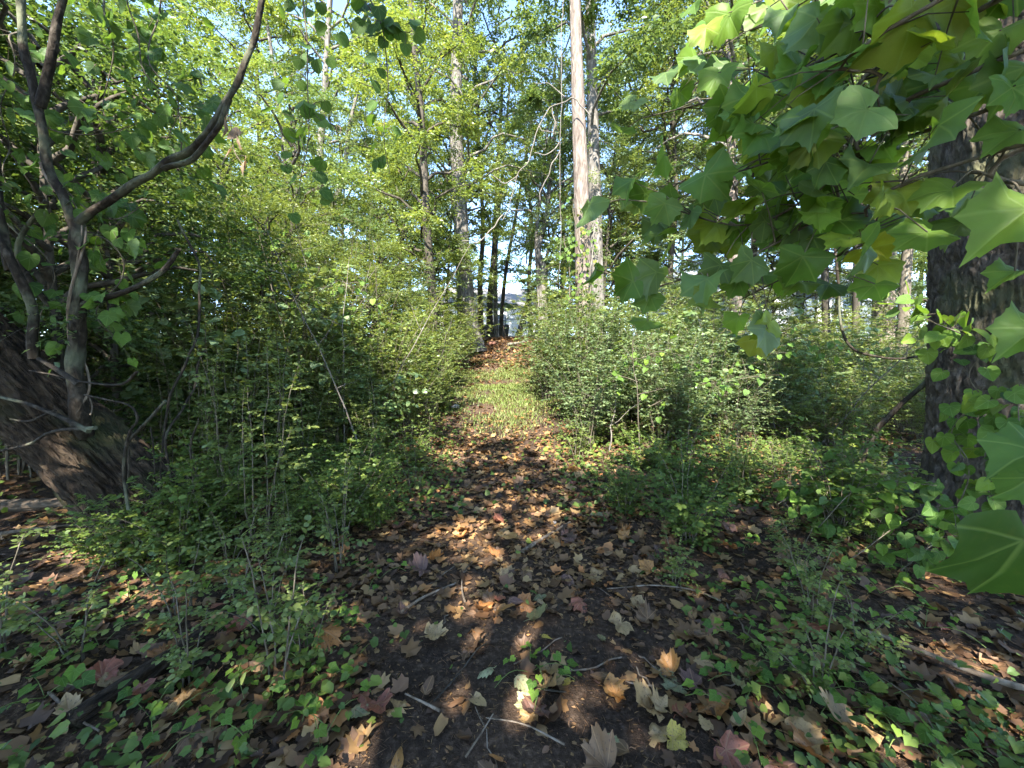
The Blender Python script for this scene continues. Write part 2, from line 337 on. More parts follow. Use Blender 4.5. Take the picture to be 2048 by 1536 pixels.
def soil_mat():
    m, t, nd, L = new_mat('soil'); out = nd.new('ShaderNodeOutputMaterial'); tc = nd.new('ShaderNodeTexCoord')
    def noise(s, d=6):
        n = N(nd, 'ShaderNodeTexNoise'); n.inputs['Scale'].default_value = s; n.inputs['Detail'].default_value = d; n.inputs['Roughness'].default_value = .65; L.new(tc.outputs['Object'], n.inputs['Vector']); return n
    a = noise(38); b = noise(1.3, 4); c = noise(160, 3)
    r = ramp(nd, [(.25, (.022, .0155, .011)), (.5, (.05, .035, .025)), (.64, (.095, .068, .049)), (.78, (.18, .13, .092))]); L.new(a.outputs['Fac'], r.inputs[0])
    r2 = ramp(nd, [(.35, (.6, .6, .6)), (.7, (1.5, 1.35, 1.2))]); L.new(b.outputs['Fac'], r2.inputs[0])
    mx = N(nd, 'ShaderNodeMix', data_type='RGBA', blend_type='MULTIPLY'); mx.inputs[0].default_value = 1; L.new(r.outputs[0], mx.inputs[6]); L.new(r2.outputs[0], mx.inputs[7])
    h = N(nd, 'ShaderNodeMath', operation='MULTIPLY_ADD'); L.new(c.outputs['Fac'], h.inputs[0]); h.inputs[1].default_value = .5; L.new(a.outputs['Fac'], h.inputs[2])
    bp = N(nd, 'ShaderNodeBump'); bp.inputs['Strength'].default_value = 1.0; bp.inputs['Distance'].default_value = .02; L.new(h.outputs[0], bp.inputs['Height'])
    p = nd.new('ShaderNodeBsdfPrincipled'); p.inputs['Roughness'].default_value = .95; p.inputs['Specular IOR Level'].default_value = .1
    L.new(mx.outputs[2], p.inputs['Base Color']); L.new(bp.outputs[0], p.inputs['Normal']); L.new(p.outputs[0], out.inputs[0]); return m

# ------------------------------------------------------------------ the ground
def axis(fine, n_f, far, n_c):
    a = np.linspace(0, fine, n_f); b = fine * (far / fine) ** (np.linspace(0, 1, n_c)[1:]); return np.r_[a, b]
xa = axis(5, 110, 320, 40); xs = np.r_[-xa[::-1][:-1], xa]
ya = axis(9, 190, 420, 60); ys = np.r_[-axis(3, 20, 120, 16)[::-1][:-1], ya]
X, Y = np.meshgrid(xs, ys, indexing='ij'); Z = ground(X, Y)
nx, ny = X.shape; i, j = np.meshgrid(np.arange(nx - 1), np.arange(ny - 1), indexing='ij'); k = i * ny + j
F = np.stack([k, k + ny, k + ny + 1, k + 1], -1).reshape(-1, 4)
tag(link('ground', mesh_np('ground', np.stack([X, Y, Z], -1).reshape(-1, 3), F, soil_mat())), kind='structure')
def where(x, y):
    d = x - path_x(y)
    return 'on the bare dark soil of the path' if abs(d) < .75 else 'in the litter left of the path' if d < 0 else 'in the litter right of the path'
def on_ground(x, y, dz=0.0):
    return np.stack([x, y, ground(x, y) + dz], -1)

# ------------------------------------------------------------------ trees
def crown(rng, h0, h1, R, n_limb, subs, twigs, m, leaf, tpl=RHOMB, flat=.35, up=.55, droop=.25, twig_len=(.35, .7), lo_shape=.6):
    """limb paths and leaf arrays of a crown round a vertical trunk"""
    limbs = []; T0 = []; TD = []; TL = []
    for q in range(n_limb):
        u = (q + rng.uniform(.2, .8)) / n_limb
        z0 = h0 + (h1 - h0) * u * .92; az = q * 2.39996 + rng.uniform(-.5, .5)
        prof = (lo_shape + (1 - lo_shape) * min(1, u * 2.5)) * (1 - max(0, u - .45) ** 1.5 * 1.5)
        ln = max(.4, R * prof * rng.uniform(.65, 1.15)); el = rng.uniform(.1, .35) + up * u
        d = np.array([math.cos(az) * math.cos(el), math.sin(az) * math.cos(el), math.sin(el)])
        side = np.array([-math.sin(az), math.cos(az), 0])
        t = np.linspace(0, 1, 7)[:, None]
        P = np.array([0, 0, z0]) + d * ln * t + side * rng.uniform(-.3, .3) * ln * t ** 2 + np.array([0, 0, 1]) * ln * (.12 * np.sin(t * 3.1) - droop * .6 * t ** 2)
        P[1:] += rng.normal(0, .03 * ln, (6, 3))
        limbs.append((P, ln))
        for s_ in range(subs):
            tt = .25 + .75 * (s_ + rng.uniform(0, 1)) / subs; f = tt * 6; a = min(int(f), 5)
            p0 = P[a] + (P[a + 1] - P[a]) * (f - a)
            dd = unit(d + side * rng.uniform(-1.3, 1.3) + np.array([0, 0, rng.uniform(-.35, .25)])); sl = ln * rng.uniform(.2, .42)
            for w in range(twigs):
                tw = rng.uniform(.1, 1); T0.append(p0 + dd * sl * tw + np.array([0, 0, -.12 * sl * tw]))
                v = rng.normal(0, 1, 3) * [1, 1, flat] + dd * .8 + [0, 0, -droop]; TD.append(unit(v)); TL.append(rng.uniform(*twig_len))
    T0 = np.array(T0); TD = np.array(TD); TL = np.array(TL)
    return limbs, (T0, TD, TL)
def spray(rng, T, m, leaf, flat_n=.55, lat=.9, droop=.3):
    """leaves set in two rows along twigs: position, rotation, size"""
    T0, TD, TL = T; n = len(T0)
    t = (np.arange(m) + .6) / m
    pos = T0[:, None] + TD[:, None] * (TL[:, None] * t)[..., None]
    pos[..., 2] -= droop * .5 * TL[:, None] * t ** 2
    side = unit(np.cross(TD, [0, 0, 1.0]) + 1e-6)
    sg = np.where(np.arange(m) % 2 == 0, 1, -1)[None, :, None]
    tip = TD[:, None] * .7 + side[:, None] * sg * lat + rng.normal(0, .28, (n, m, 3)); tip[..., 2] -= droop
    nrm = np.array([0, 0, 1.0]) + rng.normal(0, flat_n, (n, m, 3))
    sc = leaf * rng.uniform(.65, 1.2, (n, m)) * rng.choice([.7, .9, 1.1, 1.4], (n, 1), p=[.25, .35, .25, .15])
    return pos.reshape(-1, 3), basis(tip.reshape(-1, 3), nrm.reshape(-1, 3)), sc.ravel()
def crown_mesh(name, rng, limbs, T, m, leaf, mat, tpl=RHOMB, width=1.0, flat_n=.55, droop=.3, clump_var=.35):
    pos, R, sc = spray(rng, T, m, leaf, flat_n, droop=droop)
    base = np.repeat(rng.uniform(0, 1, len(T[0]) // 5 + 1), 5)[:len(T[0])]
    rnd = np.clip(np.repeat(base, m) * .6 + rng.uniform(0, 1, len(pos)) * .4, 0, 1)
    mb = MB(); mb.leaves(tpl, pos, R, np.stack([sc * width, sc, sc], -1), rnd)
    return mb.mesh(name, mat)
def limb_mesh(name, limbs, r0, mat, sides=5):
    mb = MB()
    for P, ln in limbs: mb.tube(P, np.linspace(min(r0 * .45, .02 + ln * .014), .006, len(P)), sides, cap=False)
    return mb.mesh(name, mat, attrs=False)

VAR = {}
def variant(key, seed, h0, h1, R, n_limb, subs, twigs, m, leaf, mat, **kw):
    rng = np.random.default_rng(seed)
    ck = {k: kw.pop(k) for k in ('flat_n', 'tpl', 'width') if k in kw}
    limbs, T = crown(rng, h0, h1, R, n_limb, subs, twigs, m, leaf, **kw)
    VAR[key] = (limb_mesh(key + '_limbs', limbs, .12, B['dark']), crown_mesh(key + '_crown', rng, limbs, T, m, leaf, G[mat], droop=kw.get('droop', .25), **ck), limb_mesh(key + '_limbs_grey', limbs, .12, B['grey']))
variant('under_a', 11, 1.8, 8.5, 2.6, 24, 5, 16, 9, .08, 'tree')
variant('under_b', 12, 1.6, 8.0, 2.9, 22, 5, 14, 9, .085, 'pale', flat=.2, flat_n=.4)
variant('under_c', 13, 2.2, 9.5, 2.6, 26, 5, 16, 9, .08, 'yellow')
variant('tall_a', 14, 4.5, 19, 4.2, 32, 6, 16, 8, .135, 'tree')
variant('tall_b', 15, 5.5, 20, 4.4, 32, 6, 16, 8, .135, 'yellow')
variant('tall_c', 16, 3.5, 17, 4.4, 30, 6, 15, 8, .12, 'yellow', droop=.45)
variant('far_a', 17, 1.2, 15, 4.2, 24, 6, 13, 7, .18, 'tree')
variant('far_b', 18, 1.6, 17, 4.6, 24, 6, 13, 7, .18, 'yellow')
variant('fine_a', 19, .6, 5.8, 1.9, 26, 6, 14, 10, .055, 'privet_y')
variant('fine_b', 20, .8, 6.0, 2.2, 26, 6, 13, 9, .07, 'dark')
variant('low_a', 23, .5, 6.0, 2.4, 24, 5, 13, 9, .09, 'tree', up=.4)
variant('low_b', 24, .4, 6.5, 2.3, 24, 5, 13, 9, .09, 'yellow', up=.4)
def trunk_path(base, pts, n=26):
    P = smooth(np.asarray(pts, float), n); return P - np.asarray(base)
def tree(label, base, top, r0, r1, var, bark='dark', group=None, via=None, scale=1.0, crown_scale=1.0, sides=10, extra=None, rough=.07, name='tree', cat='tree', seg=26, crown_z=0.0):
    base = np.array([base[0], base[1], float(ground(base[0], base[1])) - .05]); top = np.asarray(top, float)
    root = thing(name, label, cat, base, group=group)
    P = smooth([base] + list(via or []) + [top], seg) - base
    u = np.linspace(0, 1, seg); rr = r0 + (r1 - r0) * u; rr = rr * (1 + .55 * np.exp(-u * (np.linalg.norm(P[-1]) / (r0 * 2.5))))
    mb = MB(); mb.tube(P, rr, sides, rough, 3.0, fres=.9)
    link('trunk', mb.mesh('trunk', B[bark], attrs=False), root)
    if var:
        off = P[-1] * .45; off[2] = crown_z; rz = random.uniform(0, 6.28); s_ = scale
        link('limb_cluster', VAR[var][2 if bark in ('grey', 'main') else 0], root, (off[0], off[1], crown_z), (0, 0, rz), (s_ * crown_scale, s_ * crown_scale, s_))
        link('crown', VAR[var][1], root, (off[0], off[1], crown_z), (0, 0, rz), (s_ * crown_scale, s_ * crown_scale, s_))
    return root
def tree_px(label, pts, fwd, wpx, var, bark='dark', **kw):
    """trunk through picture points at one real distance; base on the ground below the first point"""
    Q = [at(x, y, fwd) for x, y in pts]
    r0 = wpx / FPX * fwd / 2
    d = Q[-1] - Q[-2]; top = Q[-1] + d / max(d[2], .1) * kw.pop('more', 5.0)
    return tree(label, Q[0][:2], top, r0, r0 * kw.pop('taper', .4), var, bark, via=Q[1:], **kw)

# the tall straight trunk beside the path
MT = 9.6
mt = tree_px('tall straight pinkish grey trunk with peeling bark, ivy round its foot', [(1172, 775), (1168, 600), (1163, 400), (1156, 200), (1150, 0)], MT, 37, None, 'main', more=9, taper=.45, sides=40, seg=150, rough=.035, name='tall_tree')
link('crown', VAR['tall_b'][1], mt, (0, 0, 5.5), (0, 0, 1.0), (.9, .9, .8)); link('limb_cluster', VAR['tall_b'][2], mt, (0, 0, 5.5), (0, 0, 1.0), (.9, .9, .8))
tree_px('grey trunk close behind the tall straight pinkish trunk', [(1196, 745), (1192, 500), (1186, 250), (1180, 0)], 12.2, 32, 'tall_a', 'grey', more=8, scale=1.0, crown_z=2.0)
tree_px('thick grey trunk leaning at the left edge of the path crest', [(946, 692), (932, 600), (922, 450), (912, 240), (915, 60)], 14.5, 38, 'tall_c', 'grey', more=7, sides=14, crown_z=1.5)
tree_px('slim dark trunk with low side boughs left of the thick grey trunk', [(872, 720), (866, 620), (852, 420), (842, 230), (826, 60)], 11.2, 20, 'under_c', 'dark', more=3, crown_z=.6)
tree_px('slender dark trunk nearest the fence rail', [(962, 684), (960, 560), (966, 460), (958, 300)], 18.5, 12, 'under_a', 'dark', more=6, scale=1.3, crown_z=2.5)
tree_px('straight dark trunk with a mossy side rising by the fence', [(980, 684), (980, 600), (988, 500), (994, 380)], 19.5, 14, 'tall_a', 'dark', more=7, crown_z=2)
tree_px('thin pale trunk beside the mossy sided trunk', [(992, 684), (991, 600), (992, 500), (1002, 380)], 20.5, 10, None, 'grey', more=6)
tree_px('thin crooked dark trunk right of the fence gap', [(1001, 684), (1004, 620), (1012, 540), (1030, 440), (1040, 380)], 22, 9, None, 'dark', more=5)
tree_px('pale crooked sapling trunk bending in an S behind the bright privet', [(1092, 700), (1086, 600), (1088, 540), (1076, 500), (1092, 440), (1098, 380)], 15.5, 17, None, 'grey', more=5)
tree_px('second thin stem parting from the pale crooked sapling', [(1086, 560), (1074, 510), (1074, 450), (1082, 380)], 15.6, 10, 'under_b', 'grey', more=5, crown_z=2.4)
tree_px('slim grey trunk far behind the crest', [(1062, 650), (1058, 560), (1064, 470), (1058, 380)], 27, 9, 'far_a', 'dark', more=8)
tree_px('leaning dark trunk far behind the crest', [(1035, 650), (1060, 590), (1084, 540), (1110, 460)], 30, 10, 'far_b', 'dark', more=8)
# grey tree with three rising limbs over the left thicket
t3 = tree_px('grey tree with three spreading limbs over the left thicket', [(652, 690), (650, 560), (648, 470), (640, 330), (648, 200)], 15.0, 20, 'tall_b', 'grey', more=6, crown_z=2)
bb = np.array(t3.location)
for px in ([(645, 480), (600, 400), (570, 290), (550, 150), (530, 20)], [(650, 460), (676, 390), (690, 330), (700, 250), (730, 120)]):
    mb = MB(); mb.tube(smooth([at(x, y, 15.0) for x, y in px], 16) - bb, np.linspace(.13, .05, 16), 8, .05); link('limb', mb.mesh('limb', B['grey'], attrs=False), t3)
# right side trunks
tree_px('pale sunlit trunk behind the hanging sycamore leaves', [(1475, 690), (1470, 560), (1466, 420), (1462, 260)], 11.5, 26, 'under_a', 'main', more=7, scale=1.2, crown_z=2.5)
tree_px('thick pinkish trunk left of the great fissured trunk', [(1768, 640), (1772, 480), (1778, 330), (1772, 200), (1780, 80)], 10.5, 36, 'tall_a', 'main', more=6, sides=14)
tree_px('mossy brown trunk between the pinkish trunk and the great fissured trunk', [(1806, 640), (1812, 540), (1818, 470), (1806, 380), (1812, 250)], 9.0, 20, 'under_c', 'stem', more=5, crown_z=2)
tree_px('dark slim trunk standing before the pale roof', [(1512, 690), (1512, 600), (1508, 480), (1500, 320)], 12.5, 15, 'under_b', 'dark', more=6, crown_z=2.2)
tree_px('thin dark trunk beside the pinkish trunk', [(1716, 660), (1714, 500), (1722, 350), (1736, 200)], 9.5, 13, 'under_a', 'dark', more=5, crown_z=2)
tree_px('thin grey trunk rising in front of the pale roof edge', [(1420, 690), (1424, 560), (1436, 400), (1440, 250)], 13.5, 12, 'under_b', 'grey', more=5, crown_z=2.2)
tree_px('thin dark trunk right of the tall pinkish trunk', [(1345, 690), (1340, 560), (1352, 400), (1345, 200)], 13, 12, 'under_c', 'dark', more=5, crown_z=2)
tree_px('slim dark trunk leaning over the right thicket', [(1660, 680), (1650, 520), (1668, 380), (1700, 180)], 10.5, 14, 'under_a', 'dark', more=5, crown_z=2.4)
for x, y, s_ in ((-4.4, 4.3, .8), (-6.0, 3.6, 1.0), (-5.9, 5.0, 1.0), (-7.4, 4.4, 1.1), (-4.2, 3.6, .75)):
    tree('shaded broad-leaved small tree ' + ('between the leaning trunk and the tangled shrubs' if y < 4 else 'close behind the crooked stem' if x > -5 else 'far behind the crooked stem'), (x, y), (x - .1, y, 5.6 * s_), .05, .012, 'fine_b', 'dark', 'shaded small trees behind the crooked stem', scale=s_, sides=7, name='small_tree')
for x, y, v, s_ in ((2.2, 13.2, 'low_a', .75), (3.8, 14.2, 'low_b', .85), (5.6, 13.4, 'low_a', .8), (8.6, 13.0, 'low_b', .7), (10.4, 14.0, 'low_a', .9), (12.5, 11.4, 'low_b', .85), (10.2, 10.6, 'low_a', .6), (14.5, 9.5, 'low_a', .9), (3.0, 17.0, 'low_b', 1.0), (5.0, 18.5, 'low_a', 1.0), (15.5, 13, 'low_b', 1.1), (-2.6, 13.2, 'low_b', .7), (-3.4, 16.5, 'low_a', 1.0), (-4.6, 13.4, 'low_b', 1.0), (-6.6, 12.4, 'low_a', 1.05), (-9.4, 13.2, 'low_b', 1.15), (-12.5, 12.4, 'low_a', 1.2), (-16, 11, 'low_b', 1.2), (-2.9, 20, 'low_a', .9), (-6.5, 19, 'low_b', 1.2), (-11, 20, 'low_a', 1.3), (2.6, 22.5, 'low_a', .9), (8.3, 16.2, 'low_a', .75), (6.6, 11.6, 'low_b', .5), (4.6, 11.4, 'low_a', .48), (8.8, 11.4, 'low_b', .5)):
    tree('bushy ' + ('green' if v == 'low_a' else 'yellow-green') + (' low tree' if s_ < .8 else ' tall tree') + ' leafy to the ground ' + ('close behind the right thicket' if x > 0 and y < 12 else 'before the pale roofed house' if x > 5 else 'right of the fence gap' if x > 0 else 'left of the thick grey trunk' if x > -5 else 'behind the left thicket'), (x, y), (x + .2, y, 5.8 * s_), .06, .012, v, 'dark', 'bushy low trees behind the thickets', scale=s_, sides=7, name='bushy_tree')
# the wood behind: each tree its own
back = [(-3.6, 12.5, 'under_b', .8), (-2.6, 15.5, 'under_c', 1.0), (-5.6, 10.5, 'under_a', .9), (-8.5, 11.5, 'under_c', 1.0), (-11.5, 10, 'under_b', 1.0), (-6.5, 15, 'under_b', 1.1), (-14.5, 13, 'under_a', 1.2), (-10, 16, 'tall_b', .9), (-16, 18, 'tall_a', 1.0), (-19, 12, 'under_c', 1.2), (-4.4, 20, 'tall_b', 1.0), (-8, 23, 'tall_c', 1.0), (-14, 25, 'tall_b', 1.0), (-22, 21, 'tall_a', 1.0), (2.4, 20, 'tall_c', .9), (4.6, 16, 'under_c', 1.2), (3.2, 12.8, 'under_b', .85), (7.5, 18, 'tall_a', .9), (10.5, 20, 'tall_b', .9), (6.2, 24, 'tall_c', 1.0), (14, 17, 'under_a', 1.5), (13.5, 13, 'under_c', 1.2), (17.5, 15, 'tall_a', 1.0), (12, 28, 'tall_c', 1.0), (19, 24, 'tall_b', 1.0), (24, 19, 'tall_a', 1.1), (16.5, 10, 'under_b', 1.2)]
far = [(-30, 34, 'far_a'), (-24, 40, 'far_b'), (-18, 34, 'far_a'), (-12, 40, 'far_b'), (-9, 33, 'far_a'), (-5.5, 42, 'far_b'), (-2.5, 52, 'far_a'), (5.5, 46, 'far_b'), (9, 40, 'far_a'), (13, 44, 'far_b'), (20, 38, 'far_a'), (26, 42, 'far_b'), (33, 36, 'far_a'), (-36, 28, 'far_b'), (38, 27, 'far_a'), (30, 26, 'far_b'), (-29, 22, 'far_b')]
lab = {'far_x': 'distant green tree rising behind the right hand house', 'under_a': 'small green understorey tree with a slim dark trunk behind the thickets', 'under_b': 'small tree with flat pale leaf sprays behind the thickets', 'under_c': 'small yellow-green understorey tree behind the thickets', 'tall_a': 'tall green woodland tree with its crown above the understorey', 'tall_b': 'tall yellow-green woodland tree rising above the understorey', 'tall_c': 'tall woodland tree with drooping yellow-green boughs', 'far_a': 'distant green tree beyond the fence and houses', 'far_b': 'distant yellow-green tree beyond the fence and houses'}
for x, y, v, s_ in back:
    h = {'u': 8.0, 't': 17, 'f': 15}[v[0]] * s_
    tree(lab[v], (x, y), (x + random.uniform(-.6, .6), y + random.uniform(-.4, .4), h), .10 if v[0] == 'u' else .2, .03, v, random.choice(['dark', 'dark', 'grey']), lab[v].split(' behind')[0].split(' with')[0] + 's of the wood', via=[(x + random.uniform(-.25, .25), y, h * .4)], scale=s_, sides=8, name='woodland_tree')
for x, y, v in far:
    s_ = random.uniform(.95, 1.25)
    tree(lab[v], (x, y), (x + random.uniform(-1, 1), y, 14 * s_), .2, .04, v, 'dark', 'trees beyond the fence', scale=s_, sides=7, name='distant_tree')

# ------------------------------------------------------------------ the great fissured trunk on the right
bx, by = 3.82, 2.78
def big_trunk():
    root = thing('great_tree', 'great dark fissured trunk with vines climbing its bark', 'tree', (bx, by, float(ground(bx, by)) - .08))
    n, s_ = 420, 240; H = 9.0
    z = H * np.linspace(0, 1, n) ** 1.25; a = np.arange(s_) / s_ * 2 * math.pi
    A, Zz = np.meshgrid(a, z); c, sn = np.cos(A), np.sin(A)
    r = .49 - .012 * Zz + .22 * np.exp(-Zz / .28) * (1 + .35 * np.sin(A * 5 + 1)) + .02 * np.sin(A * 3 + Zz)
    q = np.stack([c * 12, sn * 12, Zz * 5], -1)
    ridge = 1 - np.abs(vnoise(q + 2)) * 2; r2 = 1 - np.abs(vnoise(q * [2.2, 2.2, 2.6] + 7)) * 2; fine = vnoise(q * [6, 6, 9])
    r = r - .028 * np.clip(ridge, 0, 1) ** 1.5 - .014 * np.clip(r2, 0, 1) ** 1.5 + .006 * fine
    V = np.stack([r * c - .085 * Zz, r * sn, Zz], -1).reshape(-1, 3)
    i, j = np.meshgrid(np.arange(n - 1), np.arange(s_), indexing='ij'); k = (j + 1) % s_
    F = np.stack([i * s_ + j, i * s_ + k, (i + 1) * s_ + k, (i + 1) * s_ + j], -1).reshape(-1, 4)
    link('trunk', mesh_np('trunk', V, F, B['big']), root)
    rng = np.random.default_rng(5)
    limbs, T = crown(rng, 9.5, 15, 3.0, 12, 5, 5, 8, .14)
    link('limb_cluster', limb_mesh('limb_cluster', limbs, .2, B['dark']), root); link('crown', crown_mesh('crown', rng, limbs, T, 8, .14, G['tree']), root)
    return root
big_trunk()

# ------------------------------------------------------------------ shade trees behind the viewer
rng = np.random.default_rng(21)
def shade_tree(label, x, y, h0, h1, R, n_limb, leaf=.2, twigs=7):
    root = thing('shade_tree', label, 'tree', (x, y, float(ground(x, y)) - .05))
    limbs, T = crown(rng, h0, h1, R, n_limb, 5, twigs, 7, leaf, twig_len=(.4, .9))
    mb = MB(); mb.tube([(0, 0, 0), (.1, 0, h0), (0, .1, h1 * .95)], [.3, .22, .05], 12); link('trunk', mb.mesh('trunk', B['dark'], attrs=False), root)
    link('limb_cluster', limb_mesh('limb_cluster', limbs, .2, B['dark']), root)
    link('crown', crown_mesh('crown', rng, limbs, T, 7, leaf, G['tree'], width=1.3), root)
shade_tree('tall broad tree behind the leaning trunk, out of the picture', -8.6, -4.2, 3.0, 10.8, 4.4, 30, twigs=9)
shade_tree('slim tree behind the leaning trunk, out of the picture', -4.6, -3.2, 3.0, 8.4, 3.2, 24, twigs=9)
shade_tree('middle sized tree behind the path, out of the picture', -1.2, -4.6, 3.0, 7.6, 3.6, 24, twigs=9)
shade_tree('broad tree behind the great fissured trunk, out of the picture', 4.4, -4.4, 2.8, 9.0, 4.2, 28, twigs=11)

# ------------------------------------------------------------------ shrubs
def shrub_mesh(key, seed, n_stem, H, S, twigs, m, leaf, mat, tpl=RHOMB, lo=.25, width=1.0, tl=(.22, .5), arch=.5, droop=.15, flat_n=.4, erect=False):
    rng = np.random.default_rng(seed); st = MB(); T0, TD, TL = [], [], []
    for q in range(n_stem):
        az = rng.uniform(0, 6.28); sp = S * math.sqrt(rng.uniform(.02, 1)); h = H * (rng.uniform(.5, 1.0) if rng.uniform() < .75 else rng.uniform(1.0, 1.35))
        b = np.array([math.cos(az), math.sin(az), 0]); t = np.linspace(0, 1, 8)[:, None]
        P = b * S * .25 * rng.uniform(0, 1) + b * sp * (t ** 1.7) + np.array([0, 0, 1]) * h * (t * (1 + arch * .5) - arch * .5 * t ** 2.2)
        P[1:] += np.cumsum(rng.normal(0, .012 * H, (7, 3)), 0) * [1, 1, .3]
        st.tube(P, np.linspace(.0035 + H * .0022, .0018, 8), 4, cap=False)
        for w in range(twigs):
            tt = lo + (1 - lo) * (w + rng.uniform(0, 1)) / twigs; f = tt * 7; a = min(int(f), 6); p0 = P[a] + (P[a + 1] - P[a]) * (f - a)
            az2 = w * 2.4 + rng.uniform(-.6, .6)
            d = np.array([math.cos(az2), math.sin(az2), rng.uniform(-.1, .55)]) + b * .3
            T0.append(p0); TD.append(unit(d)); TL.append(rng.uniform(*tl) * (1.15 - .6 * tt))
        T0.append(P[-2]); TD.append(unit(P[-1] - P[-2])); TL.append(.3 * (H / 2) ** .5)
    T = (np.array(T0), np.array(TD), np.array(TL))
    for p, d, l in zip(*T): st.add([p - [.0015, 0, 0], p + [.0015, 0, 0], p + d * l - [0, 0, droop * .5 * l]], [(0, 1, 2)])
    pos, R, sc = spray(rng, T, m, leaf, flat_n, lat=1.0, droop=droop)
    rnd = np.clip(np.repeat(rng.uniform(0, 1, len(T0)), m) * .5 + rng.uniform(0, .5, len(pos)), 0, 1)
    mb = MB(); mb.leaves(tpl, pos, R, np.stack([sc * width, sc, sc], -1), rnd)
    VAR[key] = (st.mesh(key + '_stems', B['stem'], attrs=False), mb.mesh(key + '_leaves', G[mat]))
for q in range(3):
    shrub_mesh('privet%d' % q, 40 + q, 22, 1.5, .8, 15, 12, .05, 'privet', width=1.15)
    shrub_mesh('fresh%d' % q, 50 + q, 24, 1.6, .85, 15, 12, .05, 'privet_y', width=1.15)
    shrub_mesh('tallshrub%d' % q, 60 + q, 30, 3.0, 1.35, 19, 12, .06, ('dark', 'tree', 'privet')[q], width=1.2, lo=.12, tl=(.3, .75))
    shrub_mesh('feather%d' % q, 70 + q, 5, 1.55, .26, 20, 16, .032, 'privet_y', tpl=OVAL, lo=.12, tl=(.15, .42), arch=.1, width=1.2, flat_n=.3)
    shrub_mesh('seedling%d' % q, 80 + q, 4, .42, .2, 7, 10, .028, 'privet_y', tpl=OVAL, lo=.15, tl=(.08, .2), width=1.2, flat_n=.3)
    shrub_mesh('weeds%d' % q, 90 + q, 16, .75, .5, 10, 10, .04, 'cover', tpl=OVAL, lo=.1, tl=(.12, .3), width=1.3)
def shrub(key, x, y, s, label, group, name='privet_shrub', sz=1.0, cat='shrub'):
    o = thing(name, label, cat, (x, y, float(ground(x, y)) - .02), random.uniform(0, 6.28), group, (s, s, s * sz))
    link('stem_cluster', VAR[key][0], o); link('foliage', VAR[key][1], o)
    return o
def lr(x, y, row):
    d = x - path_x(y)
    side = 'at the path edge' if d < 1.7 else 'behind the heaped heart-leaved vine' if d < 3.2 else 'toward the great fissured trunk' if d < 5.5 else 'beyond the great fissured trunk'
    return (f'{["low front row", "waist-high second row", "middle row", "tall rear row", "hindmost row"][row]} privet bush of the right thicket, {side}', 'privet thicket right of the path')
for row, (y0, xs_, s_) in enumerate(((5.2, np.arange(1.25, 5.6, .62), .82), (6.1, np.arange(1.2, 7.4, .7), 1.0), (7.2, np.arange(1.1, 9, .85), 1.1), (8.5, np.arange(1.0, 11, .95), 1.15), (10.2, np.arange(1.2, 13, 1.2), 1.2))):
    for x in xs_:
        far_right = x / y0 > .55
        shrub(random.choice(['privet0', 'privet1', 'privet2']) if not (y0 > 8 or far_right) else random.choice(['fresh0', 'privet1', 'fresh2']), x + random.uniform(-.2, .2), y0 + random.uniform(-.3, .3), s_ * random.uniform(.85, 1.12) * (.82 if far_right else 1), *lr(x, y0, row))
for x, y, s_ in ((.95, 9.3, 1.3), (1.5, 9.0, 1.25), (.8, 8.1, 1.02)):
    shrub('privet1', x, y, s_, 'tall sunlit privet bush with arching sprays at the foot of the tall trunk', 'sunlit privet bushes by the tall trunk')
def ll(x, y, s):
    a = 'chest-high' if s > 1.15 else 'waist-high' if s > .9 else 'low'
    b = 'by the grassy path' if y > 6.5 and x > -2.1 else 'by the leaf-strewn path' if x > -2.2 else 'under the fine leaved small trees' if y > 6 else 'between the feathery saplings and the small trees'
    return (f'{a} leafy privet bush of the left thicket, ' + ('below the thick grey trunk' if y > 10 else b), 'privet thicket left of the path')
for x, y, s_ in ((-1.55, 5.6, .8), (-2.1, 6.2, 1.0), (-1.5, 7.0, .85), (-1.75, 8.2, .95), (-2.4, 7.4, 1.15), (-1.6, 9.4, 1.0), (-2.3, 9.2, 1.2), (-1.9, 10.6, 1.1), (-2.9, 5.4, 1.0), (-3.2, 6.6, 1.3), (-3.8, 5.5, 1.2), (-2.3, 4.9, .75), (-4.6, 4.9, 1.2), (-3.5, 4.6, .9), (-1.5, 11.8, 1.1), (-2.0, 13.2, 1.1)):
    shrub(random.choice(['fresh0', 'fresh1', 'fresh2', 'privet0']), x, y, s_, *ll(x, y, s_))
def lts(x, y):
    return ('tall tangled shrub with arching leafy stems ' + ('behind the leaning trunk' if x < -5 and y < 6 else 'below the three-limbed grey tree' if x > -4.5 and y > 7.5 else 'deep in the left thicket' if y < 7.5 else 'far back on the left under the pale trees'), 'tall tangled shrubs on the left')
for x, y, s_ in ((-3.4, 8.0, 1.0), (-4.6, 6.6, 1.0), (-5.4, 8.2, 1.15), (-4.2, 9.6, 1.15), (-6.6, 6.8, 1.15), (-6.2, 5.2, 1.0), (-7.6, 8.5, 1.25), (-5.4, 4.2, .95), (-7.4, 4.6, 1.15), (-9, 6.5, 1.3), (-6.9, 3.0, 1.0), (-3.0, 10.6, 1.0), (-9.6, 9.4, 1.4), (-5.8, 10.6, 1.3), (-11.5, 7.2, 1.4), (-3.6, 12.3, 1.1)):
    shrub(random.choice(['tallshrub0', 'tallshrub1', 'tallshrub2']), x, y, s_, *lts(x, y), name='tangled_shrub')
